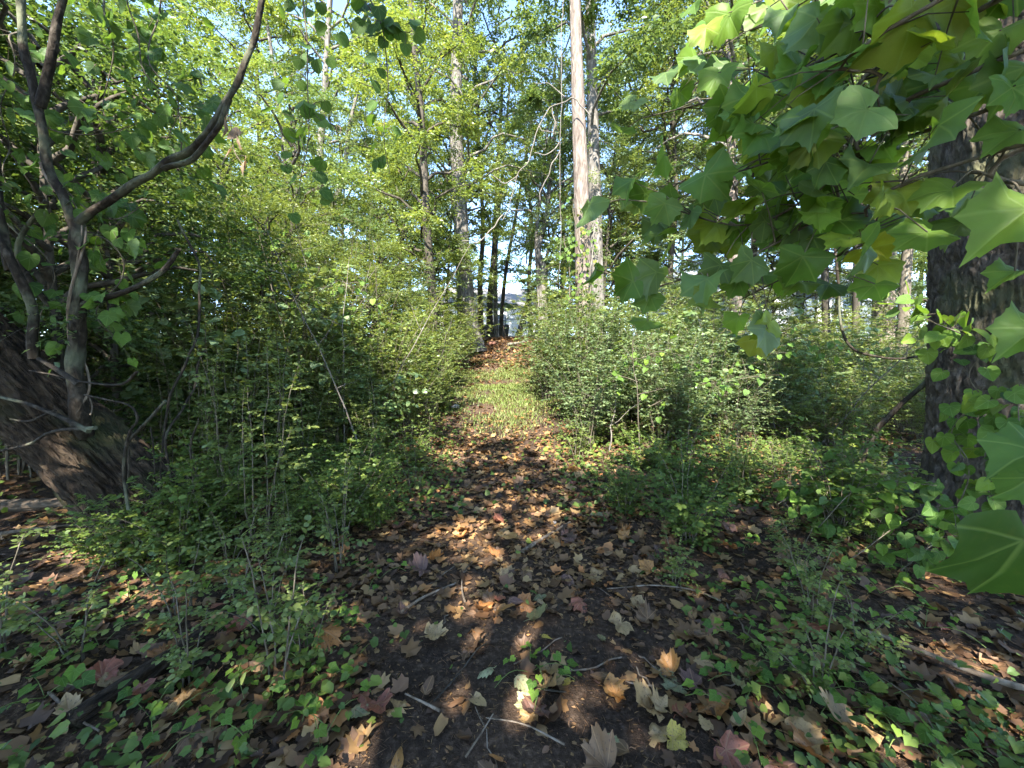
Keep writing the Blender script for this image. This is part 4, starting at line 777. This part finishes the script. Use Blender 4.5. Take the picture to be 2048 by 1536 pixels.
for px, py, kd, cl, s_, lf in hero:
    q = gpt(px, py); fallen(q[0], q[1], kd, cl, s_ * .86, where(q[0], q[1]), lf, tilt=.2 if lf is None else .32)
names = list(FC); pw = np.array([.20, .24, .26, .17, .05, .02, .06]); nfl = len(hero); tries = 0
while nfl < 298 and tries < 4000:
    tries += 1
    y = 1.0 + 4.2 * rf.uniform() ** 1.35; x = rf.normal(.25, 1.0) * (.55 + .3 * y)
    if abs(x) > (y + .3) * 1.3 or math.hypot(x - bx, y - by) < .75: continue
    kd = rf.choice(['lobed', 'narrow', 'oval'], p=[.66, .16, .18]); cl = rf.choice(names, p=pw)
    fallen(x, y, kd, cl, {'lobed': rf.uniform(.04, .09), 'narrow': rf.uniform(.06, .12), 'oval': rf.uniform(.04, .09)}[kd], where(x, y)); nfl += 1

# ------------------------------------------------------------------ what nobody could count: litter, ground cover, grass, crumbs
def zone_pts(rng, n, y0, y1, xspan, dens, pw=1.0):
    y = y0 + (y1 - y0) * rng.uniform(0, 1, n) ** pw; x = rng.uniform(-1, 1, n) * (xspan(y)); k = rng.uniform(0, 1, n) < dens(x, y)
    k &= np.hypot(x - bx, y - by) > .55
    return x[k], y[k]
rl = np.random.default_rng(3)
def tpl_lo(half, seed, **kw):
    V, Fc, _ = polar_leaf(half, (), seed=seed, jitter=.12, **kw); return V, Fc
def litter(name, n, y0, y1, tpls, size, xspan, dens, pw, lift=.012, tilt=.33, bias=0.0):
    x, y = zone_pts(rl, n, y0, y1, xspan, dens, pw); mb = MB(); m = len(x); grp = rl.integers(0, len(tpls), m)
    for g, tp in enumerate(tpls):
        s_ = grp == g; c = s_.sum(); a = rl.uniform(0, 6.28, c)
        tip = np.stack([np.cos(a), np.sin(a), rl.normal(0, .15, c)], -1); nrm = np.array([0, 0, 1.0]) + rl.normal(0, tilt, (c, 3))
        nrm[rl.uniform(0, 1, c) < .3] *= -1
        sc = rl.uniform(*size, c); mb.leaves(tp, on_ground(x[s_], y[s_], lift * rl.uniform(.2, 1.6, c)), basis(tip, nrm), np.stack([sc * rl.uniform(.6, 1.05, c), sc, sc], -1), np.clip(rl.uniform(0, 1, c) + bias, 0, 1))
    return tag(link(name, mb.mesh(name, G['litter'])), kind='stuff', label={'leaf_litter': 'brown dead leaves strewn over the woodland floor'}.get(name), cat='leaves')
pathd = lambda x, y: np.abs(x - path_x(y))
tl = [tpl_lo(SYC_LO, 1, cup=.25, droop=-.4, wave=.1), tpl_lo(SYC_LO, 11, cup=.4, droop=-.7, wave=.16), tpl_lo(SYC_LO, 2, cup=-.2, droop=.4, wave=.1), tpl_lo(OVATE, 3, cup=.35, droop=-.3, wave=.08), tpl_lo(OAK, 4, cup=.25, droop=-.3, wave=.08), OVAL]
litter('leaf_litter', 13000, .7, 6.0, tl, (.022, .08), lambda y: 1.0 + 1.35 * y, lambda x, y: np.where(pathd(x, y) < .6, np.where(y < 2.2, .13, 1.0), 1.0), 1.25)
litter('leaf_litter', 5200, 2.0, 9.0, tl, (.02, .055), lambda y: 1.1 + .05 * y, lambda x, y: np.interp(y, [6.0, 8.2], [1, .15]), 1.1, .015, .4, .03)
litter('leaf_litter', 16000, 3.0, 24, tl[:3], (.04, .09), lambda y: 1.5 + .75 * y, lambda x, y: np.where(pathd(x, y) < 1.1, np.interp(y, [5.5, 7.5, 10.5, 12.5], [1, .15, .15, 1]), 1.0), 1.0, .02, .4, .0)
litter('leaf_litter', 4500, 9.5, 20, tl[:3], (.05, .10), lambda y: 1.6 + 0 * y, lambda x, y: np.where(y < 11.8, .12, .8), 1.0, .02, .4, .03)
litter('leaf_litter', 22000, .8, 5.0, [RHOMB], (.006, .024), lambda y: 1.0 + 1.2 * y, lambda x, y: 1.0 + 0 * x, 1.3, .003, .4, -.1)      # crumbs and bark chips
x, y = zone_pts(rl, 12000, .8, 4.2, lambda y: .9 + .9 * y, lambda x, y: 1.0 + 0 * x, 1.2); c = len(x); a = rl.uniform(0, 6.28, c); sc = rl.uniform(.015, .07, c) * rl.uniform(.5, 1, c)
mb = MB(); mb.leaves(RHOMB, on_ground(x, y, .006), basis(np.stack([np.cos(a), np.sin(a), rl.normal(.05, .12, c)], -1), np.array([0, 0, 1.0]) + rl.normal(0, .3, (c, 3))), np.stack([.0035 + 0 * sc, sc, sc * .3], -1), rl.uniform(.1, .95, c))
tag(link('forest_debris', mb.mesh('forest_debris', G['litter'])), 'fine stalks and bits of twig strewn over the soil', 'debris', kind='stuff')
# ground cover: small heart-shaped leaves on short stalks
hv = [OVAL, tpl_lo(ROUND, 8, cup=.2, droop=.2, wave=.02), tpl_lo(IVY, 5, cup=.25, droop=.2, wave=.03), tpl_lo(HEART, 6, cup=.25, droop=.3, wave=.03), tpl_lo(IVY, 7, cup=.3, droop=.1, wave=.05)]
def cover(name, n, y0, y1, size, xspan, dens, pw, hmax, label, mat='cover', tpls=hv, tilt=.4):
    x, y = zone_pts(rl, n, y0, y1, xspan, dens, pw); mb = MB(); m = len(x); grp = rl.integers(0, len(tpls), m)
    for g, tp in enumerate(tpls):
        s_ = grp == g; c = s_.sum(); a = rl.uniform(0, 6.28, c); P = on_ground(x[s_], y[s_], .02 + hmax * rl.uniform(0, 1, c) ** 1.6)
        tip = np.stack([np.cos(a), np.sin(a) - .35, rl.normal(-.25, .2, c)], -1); nrm = np.array([0, -.25, 1.0]) + rl.normal(0, tilt, (c, 3)); sc = size[0] + (size[1] - size[0]) * rl.uniform(0, 1, c) ** 1.7
        mb.leaves(tp, P, basis(tip, nrm), sc, rl.uniform(0, 1, c) ** 1.5)
    return tag(link(name, mb.mesh(name, G[mat])), label, 'ground cover', kind='stuff')
patch = lambda x, y, s=1.3, o=0.0: vnoise(np.stack([x * s, y * s, 0 * x + o], -1))
cover('ground_ivy', 26000, .9, 6.0, (.012, .044), lambda y: .8 + 1.3 * y, lambda x, y: np.clip((pathd(x, y) - .62 + .25 * patch(x, y)) / .5, .015, 1) * np.clip(.28 + 1.3 * patch(x, y, 1.7, 4), .05, .8) * np.where(x < -.9 * y + .4, .4, 1), 1.15, .10, 'creeping heart-leaved ground ivy beside the path')
cover('ground_ivy', 30000, 3.2, 13, (.022, .05), lambda y: 1.0 + .8 * y, lambda x, y: np.clip((pathd(x, y) - .35 + .4 * patch(x, y, .9)) / .5, .08, 1) * np.where((y > 6) & (pathd(x, y) < 1.0), .25, 1), 1.0, .14, 'low green ivy carpeting the ground under the thickets')
# grass on the sunny middle of the path
x, y = zone_pts(rl, 84000, 5.6, 13.0, lambda y: 2.4 + 0 * y, lambda x, y: np.clip(1.35 - pathd(x, y) / 1.25, 0, 1) * np.clip((y - 5.6) / 2.4, 0, 1) * np.clip((13.5 - y) / 2.5, 0, 1) * np.clip(.6 + 1.3 * patch(x, y, 1.6), .05, 1), 1.0)
c = len(x); a = rl.uniform(0, 6.28, c); BL = (np.array([(-.07, 0, 0), (.07, 0, 0), (.05, .5, .04), (-.05, .5, .04), (0, 1, -.12)]), np.array([(0, 1, 2), (0, 2, 3), (3, 2, 4)]))
tip = np.stack([np.cos(a) * .7, np.sin(a) * .7, .5 + rl.uniform(0, .8, c)], -1); nrm = np.stack([-np.cos(a), -np.sin(a), .7 + 0 * a], -1); sc = rl.uniform(.035, .10, c)
mb = MB(); mb.leaves(BL, on_ground(x, y), basis(tip, nrm), sc, rl.uniform(0, 1, c)); tag(link('grass', mb.mesh('grass', G['grass'])), 'short sunlit grass in the middle of the path', 'grass', kind='stuff')

# ------------------------------------------------------------------ ivy sprigs near the viewer: each a plant with its leaves
ri = np.random.default_rng(44); n_sp = 0
spots = [(600, 1200), (560, 1330), (650, 1385), (470, 1380), (60, 1330), (90, 1400), (560, 1440), (300, 1440), (420, 1470), (1090, 1385), (1060, 1350), (1490, 1290), (1560, 1350), (1620, 1290), (1690, 1300), (1740, 1260), (1640, 1390), (1700, 1420), (1580, 1250), (1510, 1210), (1770, 1400), (1800, 1500), (1880, 1530), (1690, 1110), (1320, 1000), (1620, 1200), (690, 1250), (520, 1230), (640, 1500), (1960, 1500), (1480, 1440), (1500, 1380), (200, 1300), (400, 1180), (260, 1200), (1760, 1190), (1500, 1100), (1400, 1060), (1850, 1260), (760, 1160)]
for px, py in spots:
    q = gpt(px, py); big = py > 1380 and px < 300
    root = thing('ivy_sprig', 'trailing heart-leaved sprig in the litter ' + (('beside the rotten log' if px < 450 and py > 1250 else 'below the feathery saplings' if py < 1280 else 'left of the bare soil') if px < 720 else 'on the bare soil of the path' if px < 1300 else 'before the sprawling vine' if py < 1130 else 'by the long pale stick' if px > 1690 else 'beside the thin curved twig' if py < 1320 else 'among large tan leaves right of the path'), 'ivy', q, group='trailing ivy sprigs beside the path')
    mb = MB(); todo = []; a0 = ri.uniform(0, 6.28)
    for k in range(3):
        a = a0 + k * 2.1 + ri.normal(0, .3); L_ = ri.uniform(.10, .22); t = np.linspace(0, 1, 6)[:, None]
        P = np.array([math.cos(a), math.sin(a), 0]) * L_ * t + np.array([0, 0, 1]) * (.06 * np.sin(t * 2.6) + .01); mb.tube(P, .0016, 4, cap=False)
        for w in range(3):
            p = P[2 + w + (w == 2)] + [*ri.normal(0, .02, 2), .02 + .03 * ri.uniform()]; todo.append((p, (math.cos(a) + ri.normal(0, .6), math.sin(a) - .4 + ri.normal(0, .5), -.2), np.array([0, -.3, 1]) + ri.normal(0, .3, 3), ri.uniform(.022, .042) * (1.4 if big else 1)))
    link('stem', mb.mesh('stem', B['green_stem'], attrs=False), root)
    for p, tp, nm, s_ in todo: leaf_obj('leaf', 'ivy', p, tp, nm, s_, tuple(np.array((md + dk)[ri.integers(6)]) * ri.uniform(.85, 1.2)), root, rng=ri)

# ------------------------------------------------------------------ sticks and stones
def stick(label, pts, r, mat='stick', z=.02, group=None, name='fallen_stick'):
    Q = np.array([gpt(*p) for p in pts]); Q[:, 2] = ground(Q[:, 0], Q[:, 1]) + z
    P = smooth(Q, 26); P += .006 * np.stack([vnoise(P * 7 + 1), vnoise(P * 7 + 41), vnoise(P * 7 + 81)], -1); mb = MB(); mb.tube(P - P[0], np.linspace(r, r * .55, 26), 9, .1, 2, fres=9)
    return tag(link(name, mb.mesh(name, B[mat], attrs=False), loc=P[0]), label, 'stick', group)
stick('long pale stick lying beside the ivy right of the path', [(2120, 1432), (1960, 1380), (1840, 1325), (1725, 1285)], .014, z=.055)
stick('dark end of a broken branch among the ivy', [(1735, 1290), (1690, 1255), (1655, 1235)], .017, 'dark', z=.02)
stick('thin curved twig reaching over the bare soil', [(1440, 1215), (1380, 1190), (1300, 1180), (1215, 1188)], .006, z=.03)
stick('forked thin twig beside the curved twig', [(1425, 1230), (1390, 1200), (1350, 1185)], .004, z=.02)
stick('straight grey stick at the left edge of the bare soil', [(800, 1232), (850, 1200), (912, 1172)], .010, z=.02)
stick('strip of flaking bark behind the upturned tan leaf', [(1045, 1110), (1090, 1080), (1140, 1050)], .016, z=.02)
stick('short upright broken twig in the sun patch', [(930, 1215), (925, 1195), (924, 1170)], .007, z=.03)
stick('thin pale grass stalk bending over the litter', [(1880, 1530), (1840, 1440), (1750, 1370), (1700, 1345)], .003, z=.05)
stick('thin twig crossing the bottom of the path', [(930, 1530), (960, 1480), (985, 1440)], .004)
stick('long thin twig lying across the soil', [(1130, 1500), (1060, 1470), (970, 1450)], .004)
stick('thin twig slanting under the tan leaf', [(880, 1440), (840, 1415), (810, 1400)], .006)
stick('bent pale stick lying in the left litter', [(100, 1400), (140, 1440), (200, 1475)], .006)
stick('dry branch lying under the left thicket', [(480, 850), (560, 835), (650, 822)], .018, z=.12)
stick('mossy branch lying before the left thicket', [(470, 900), (540, 875), (640, 850)], .022, 'vine', z=.06)
stick('dry pale branch on the ground under the leaning trunk', [(0, 1075), (90, 1062), (200, 1050)], .016)
stick('thin dry branch in the dark litter under the leaning trunk', [(0, 1130), (80, 1105), (230, 1070)], .012, 'vine')
for q in range(46):
    y = 1.1 + 4 * rf.uniform() ** 1.3; x = rf.normal(0, 1.1) * (.6 + .35 * y); a = rf.uniform(0, 3.14); L_ = rf.uniform(.08, .4)
    if math.hypot(x - bx, y - by) < .8: continue
    t = np.linspace(-.5, .5, 7); P = np.stack([x + np.cos(a) * L_ * t, y + np.sin(a) * L_ * t, 0 * t], -1); P += rf.normal(0, .008, P.shape); P[:, 2] = ground(P[:, 0], P[:, 1]) + .012
    mb = MB(); mb.tube(P - P[0], rf.uniform(.0018, .0045), 5)
    tag(link('twig', mb.mesh('twig', B['stick' if q % 3 else 'dark'], attrs=False), loc=P[0]), 'thin dry twig lying ' + where(x, y), 'twig', 'dry twigs ' + where(x, y))
def stone(label, px, py, s, mat, squash=.55):
    q = gpt(px, py); n1, n2 = 12, 18; u, v = np.meshgrid(np.linspace(0, math.pi, n1), np.arange(n2) / n2 * 2 * math.pi, indexing='ij')
    D = np.stack([np.sin(u) * np.cos(v), np.sin(u) * np.sin(v), np.cos(u)], -1); V = D * (1 + .35 * vnoise(D * 1.6 + px)[..., None]) * [s, s * .7, s * squash]
    i, j = np.meshgrid(np.arange(n1 - 1), np.arange(n2), indexing='ij'); k = (j + 1) % n2; Fq = np.stack([i * n2 + j, (i + 1) * n2 + j, (i + 1) * n2 + k, i * n2 + k], -1).reshape(-1, 4)
    return tag(link('stone', mesh_np('stone', V.reshape(-1, 3), Fq, mat), loc=q + [0, 0, s * .2], rot=(0, 0, px)), label, 'stone')
sm = plain_mat('stone_grey', (.30, .28, .26), .9, scale=20); sr = plain_mat('stone_reddish', (.13, .06, .04), .9, scale=9)
stone('small pale grey stone among the leaves of the path', 1105, 1045, .035, sm); stone('grey stone at the left path edge before the grass', 912, 815, .10, sm); stone('reddish boulder on the crest of the path', 985, 690, .2, sr)

# ------------------------------------------------------------------ beyond the crest: fence, bins, houses
steel = plain_mat('galvanised_steel', (.42, .43, .44), .45, .6, .12); wire = plain_mat('wire', (.30, .31, .32), .5, .5, .1)
FY = 26.0
def zc(x, y): return float(ground(x, y))
fx0, fx1 = -6.5, 6.0
fn = thing('chain_link_fence', 'grey chain link fence with steel posts beyond the path crest', 'fence', (fx0, FY, zc(fx0, FY)))
fo = np.array(fn.location)
for x in np.arange(fx0, fx1 + .1, 2.5):
    mb = MB(); mb.tube([(x, FY, zc(x, FY) - .2), (x, FY, zc(x, FY) + 1.28)] - fo, .03, 10); p = link('post', mb.mesh('post', steel, attrs=False), fn)
    mb = MB(); mb.tube([(x, FY, zc(x, FY) + 1.275), (x, FY, zc(x, FY) + 1.31), (x, FY, zc(x, FY) + 1.34)] - fo, [.04, .036, .01], 10); link('post_cap', mb.mesh('post_cap', steel, attrs=False), p)
xs_ = np.linspace(fx0, fx1, 12); top = np.stack([xs_, 0 * xs_ + FY - .035, ground(xs_, 0 * xs_ + FY) + 1.22], -1)
mb = MB(); mb.tube(top - fo, .022, 8); link('top_rail', mb.mesh('top_rail', steel, attrs=False), fn)
mb = MB()
for k in np.arange(fx0, fx1 - 1.2, .10):
    for s_ in (1, -1):
        a_ = (k, k + 1.2)[::s_]
        mb.tube(np.array([(a_[0], FY - .06, zc(a_[0], FY) + .02), (a_[1], FY - .06, zc(a_[1], FY) + 1.22)]) - fo, .003, 3, cap=False)
link('wire_netting', mb.mesh('wire_netting', wire, attrs=False), fn)
blk = plain_mat('black_plastic', (.012, .012, .014), .45, 0, .3); rub = plain_mat('bin_wheel', (.02, .02, .02), .8)
def bin_(x, y, label):
    o = thing('wheeled_bin', label, 'bin', (x, y, zc(x, y)), .15)
    mb = MB(); z = np.array([.06, .08, .95, .96]); w = np.array([.21, .22, .28, .29])
    V = []; [V.extend([(-a, -a, q), (a, -a, q), (a, a * 1.1, q), (-a, a * 1.1, q)]) for q, a in zip(z, w)]
    Fb = [(4 * i + j, 4 * i + (j + 1) % 4, 4 * i + 4 + (j + 1) % 4, 4 * i + 4 + j) for i in range(3) for j in range(4)] + [(3, 2, 1, 0)]
    mb.add(V, Fb); link('body', mb.mesh('body', blk, False, False), o)
    mb = MB().box((-.31, -.33, .962), (.31, .30, 1.0)).box((-.24, -.26, 1.001), (.24, .24, 1.04)); link('lid', mb.mesh('lid', blk, False, False), o)
    mb = MB(); mb.tube([(-.22, .37, .97), (.22, .37, .97)], .015, 8); link('handle', mb.mesh('handle', blk, attrs=False), o)
    for s_ in (-1, 1):
        mb = MB(); mb.tube([(s_ * .24, .27, .1), (s_ * .30, .27, .1)], .1, 16); link('wheel', mb.mesh('wheel', rub, attrs=False), o)
p = at(971, 670, 29); bin_(p[0], 29, 'black wheeled bin behind the fence, before the white house door'); p = at(1010, 670, 29.4); bin_(p[0], 29.4, 'black wheeled bin behind the fence by the leaning pole')
q = at(1012, 684, 25); mb = MB(); q2 = at(1002, 638, 25.3); qz = np.array([q[0], q[1], zc(q[0], q[1]) - .05]); mb.tube(np.array([qz, (qz + q2) / 2, q2]) - qz, [.06, .055, .05], 8); tag(link('leaning_pole', mb.mesh('leaning_pole', B['stick'], attrs=False), loc=qz), 'bare tan pole leaning against the fence', 'pole')
stick('white barkless log lying on the crest of the path', [(1016, 694), (1036, 691), (1056, 686)], .06, 'liana', z=.1)

wht = plain_mat('white_siding', (.74, .74, .73), .6, 0, .05, 3); roofm = plain_mat('pale_metal_roof', (.55, .57, .6), .4, .2, .06, 2); roofd = plain_mat('grey_shingle_roof', (.20, .19, .19), .9, 0, .3, 30); glass = plain_mat('window_glass', (.03, .04, .05), .08, 0, .2, 3, .8); trim = plain_mat('white_trim', (.8, .8, .79), .5, 0, .03); brown = plain_mat('door_paint', (.10, .13, .16), .5)
def house(name, label, x, y, w, d, h, rh, rotz, rmat, nwin, over=.35, door=True):
    z = zc(x, y); o = thing(name, label, 'house', (x, y, z), rotz)
    mb = MB().box((-w / 2, -d / 2, -.6), (w / 2, d / 2, h)); 
    mb.add([(-w / 2, -d / 2, h), (-w / 2, d / 2, h), (-w / 2, 0, h + rh), (w / 2, -d / 2, h), (w / 2, d / 2, h), (w / 2, 0, h + rh)], [(0, 2, 1), (3, 4, 5)])
    wl = link('wall', mb.mesh('wall', wht, False, False), o)
    for k in range(int((h - .2) / .2)):     # lapped siding boards on the front
        mb = MB().box((-w / 2 - .012, -d / 2 - .022, .1 + k * .2), (w / 2 + .012, -d / 2 - .004, .29 + k * .2)); link('siding_board', mb.mesh('siding_board', wht, False, False), wl)
    for s_ in (-1, 1):
        e = over; y0_, z0_ = s_ * (d / 2 + e), h - e * rh / (d / 2); V = [(-w / 2 - e, y0_, z0_), (w / 2 + e, y0_, z0_), (w / 2 + e, 0, h + rh), (-w / 2 - e, 0, h + rh)]
        V = np.array(V); V = np.vstack([V + [0, 0, .03], V + [0, 0, .15]])
        mb = MB().add(V, [(0, 3, 2, 1), (4, 5, 6, 7), (0, 1, 5, 4), (1, 2, 6, 5), (2, 3, 7, 6), (3, 0, 4, 7)]); r_ = link('roof', mb.mesh('roof', rmat, False, False), o)
        if s_ < 0 and rmat is roofm:
            nseam = int(w / .5)
            for k in range(nseam):
                xx = -w / 2 + (k + .5) * w / nseam; sV = np.array([(xx - .02, y0_, z0_), (xx + .02, y0_, z0_), (xx + .02, -.02, h + rh - .01), (xx - .02, -.02, h + rh - .01)]); sV = np.vstack([sV + [0, 0, .152], sV + [0, 0, .20]])
                mb = MB().add(sV, [(0, 3, 2, 1), (4, 5, 6, 7), (0, 1, 5, 4), (1, 2, 6, 5), (2, 3, 7, 6), (3, 0, 4, 7)]); link('roof_seam', mb.mesh('roof_seam', rmat, False, False), r_)
    for k in range(nwin):
        xx = -w / 2 + (k + .5) * w / nwin
        if door and k == nwin // 2:
            mb = MB().box((xx - .48, -d / 2 - .05, 0), (xx + .48, -d / 2 - .03, 2.05)); dr = link('door', mb.mesh('door', brown, False, False), o)
            mb = MB().box((xx - .58, -d / 2 - .06, 0), (xx - .49, -d / 2 - .024, 2.15)).box((xx + .49, -d / 2 - .06, 0), (xx + .58, -d / 2 - .024, 2.15)); link('door_frame', mb.mesh('door_frame', trim, False, False), dr); continue
        mb = MB().box((xx - .42, -d / 2 - .035, 1.0), (xx + .42, -d / 2 - .026, 2.2)); wn = link('window', mb.mesh('window', glass, False, False), o)
        mb = MB().box((xx - .5, -d / 2 - .07, .92), (xx - .42, -d / 2 - .023, 2.28)).box((xx + .42, -d / 2 - .07, .92), (xx + .5, -d / 2 - .023, 2.28)).box((xx - .42, -d / 2 - .068, 2.2), (xx + .42, -d / 2 - .023, 2.28)).box((xx - .42, -d / 2 - .068, .92), (xx + .42, -d / 2 - .023, 1.0)).box((xx - .42, -d / 2 - .055, 1.58), (xx + .42, -d / 2 - .038, 1.63))
        link('frame', mb.mesh('frame', trim, False, False), wn)
    return o
house('white_house', 'white weatherboard house behind the fence beyond the path', -1.2, 37, 11, 8, 2.9, 2.0, .06, roofd, 5)
house('pale_roofed_house', 'white house with a pale metal roof behind the right thicket', 13.6, 21.5, 10, 7.5, 1.9, 1.7, -.05, roofm, 5)

# ------------------------------------------------------------------ bare stems and larger-leaved vines that break up the thickets
rb_ = np.random.default_rng(61)
for q in range(34):
    left = q % 2 == 0; y = rb_.uniform(4.6, 9.5); x = (-1.5 - rb_.uniform(0, .55) * y) if left else (1.3 + rb_.uniform(0, .6) * y); z0 = float(ground(x, y)); h = rb_.uniform(1.2, 2.6) * (1.25 if left else .8)
    lean = rb_.normal(0, .28, 2); t = np.linspace(0, 1, 12)[:, None]
    P = np.array([lean[0], lean[1], 1.0]) * h * t + np.cumsum(rb_.normal(0, .018, (12, 3)), 0) * [1, 1, 0]
    o = thing('bare_stem', 'thin bare grey stem standing in the ' + ('left thicket' if left else 'right thicket') + (' near the path' if abs(x) < 2.6 else ' away from the path') + (', leaning' if np.hypot(*lean) > .35 else ''), 'stem', (x, y, z0 - .03), group='bare stems in the thickets')
    mb = MB(); mb.tube(P, np.linspace(.011, .003, 12), 6, .1); link('stem', mb.mesh('stem', B['liana' if q % 3 else 'stem'], attrs=False), o)
    for k in range(4):
        a = 4 + 2 * k - k // 2; a = min(a, 10); d = unit(np.array([*rb_.normal(0, 1, 2), .6])); Q = P[a] + d * rb_.uniform(.2, .55) * np.linspace(0, 1, 6)[:, None] + np.cumsum(rb_.normal(0, .01, (6, 3)), 0)
        mb = MB(); mb.tube(Q, np.linspace(.005, .0015, 6), 4, cap=False); link('twig', mb.mesh('twig', B['liana' if q % 3 else 'stem'], attrs=False), o)
vine('draped_vine', 'broad-leaved vine draped over the left thicket below the three-limbed tree', 'vine', [[(520, 640), (600, 580), (680, 560), (740, 600)], [(560, 720), (640, 660), (720, 650)], [(440, 560), (500, 500), (580, 480)]], 'heart', 40, (.05, .085), .28, 5.6, md + dk, tip=(-.2, -.3, -.6), nrm=(0, -.5, .8), rng=np.random.default_rng(14), wig=.2)
vine('draped_vine', 'broad-leaved vine trailing over the front of the right thicket', 'vine', [[(1180, 780), (1260, 720), (1340, 700), (1420, 740)], [(1300, 820), (1400, 780), (1520, 760)], [(1500, 720), (1600, 690), (1700, 720)]], 'heart', 36, (.045, .075), .22, 4.9, md + dk, tip=(-.2, -.3, -.6), nrm=(0, -.5, .8), rng=np.random.default_rng(16), wig=.15)

for q, (px, py, s_) in enumerate(((300, 1120, .6), (360, 1130, .7), (410, 1100, .75), (250, 1130, .5), (440, 1060, .8), (380, 1080, .6), (200, 1110, .45))):
    g = gpt(px, py); shrub('weeds%d' % (q % 3), g[0], g[1], s_, ('taller' if s_ > .65 else 'small') + ' leafy weed crowding the foot of the leaning trunk, ' + ('by the feathery saplings' if px > 370 else 'by the looping vine' if px > 270 else 'by the weathered log'), 'weeds at the foot of the leaning trunk', name='leafy_weed', cat='weed')

for q, (px, py, s_) in enumerate(((400, 1000, 1.1), (610, 960, .9), (660, 905, 1.0), (350, 985, 1.0), (560, 985, 1.05), (690, 880, .9), (480, 960, 1.2), (620, 880, 1.3), (540, 890, 1.4), (700, 850, 1.25), (760, 850, 1.0), (450, 900, 1.5), (800, 838, 1.05))):
    g = gpt(px, py); shrub('feather%d' % (q % 3), g[0], g[1], s_, ('tall' if s_ > 1.15 else 'slim') + ' feathery sapling ' + ('near the foot of the leaning trunk' if px < 500 else 'at the edge of the left thicket' if px < 680 else 'beside the leaf-strewn path'), 'feathery saplings before the left thicket', 'feathery_sapling', cat='sapling')

for q in range(2): shrub_mesh('broad%d' % q, 120 + q, 12, 1.7, .75, 9, 8, .085, ('tree', 'pale')[q], tpl=OVAL, lo=.3, tl=(.25, .6), width=1.35, droop=.3)
rq = np.random.default_rng(71)
for q, (x, y, s_) in enumerate(((1.7, 6.2, .8), (2.6, 5.6, .75), (3.6, 6.6, .95), (2.2, 7.8, 1.05), (4.6, 6.0, .8), (5.4, 7.6, 1.0), (3.4, 8.6, 1.15), (6.2, 6.6, .85), (-2.4, 6.0, 1.1), (-3.0, 5.2, 1.1), (-1.9, 7.4, .9), (-3.6, 6.4, 1.35), (-2.6, 8.4, 1.2), (-4.4, 5.6, 1.4), (-1.8, 5.0, .7), (-3.4, 4.4, 1.1))):
    shrub('broad%d' % (q % 2), x, y, s_, ('tall ' if s_ > 1 else 'low ') + ('pale' if q % 2 else 'green') + ' broad-leaved sapling among the privet of the ' + ('right thicket' if x > 0 else 'left thicket') + (' near the path' if abs(x) < 2.7 else ' away from the path'), 'broad-leaved saplings in the thickets', 'broad_leaved_sapling', cat='sapling')
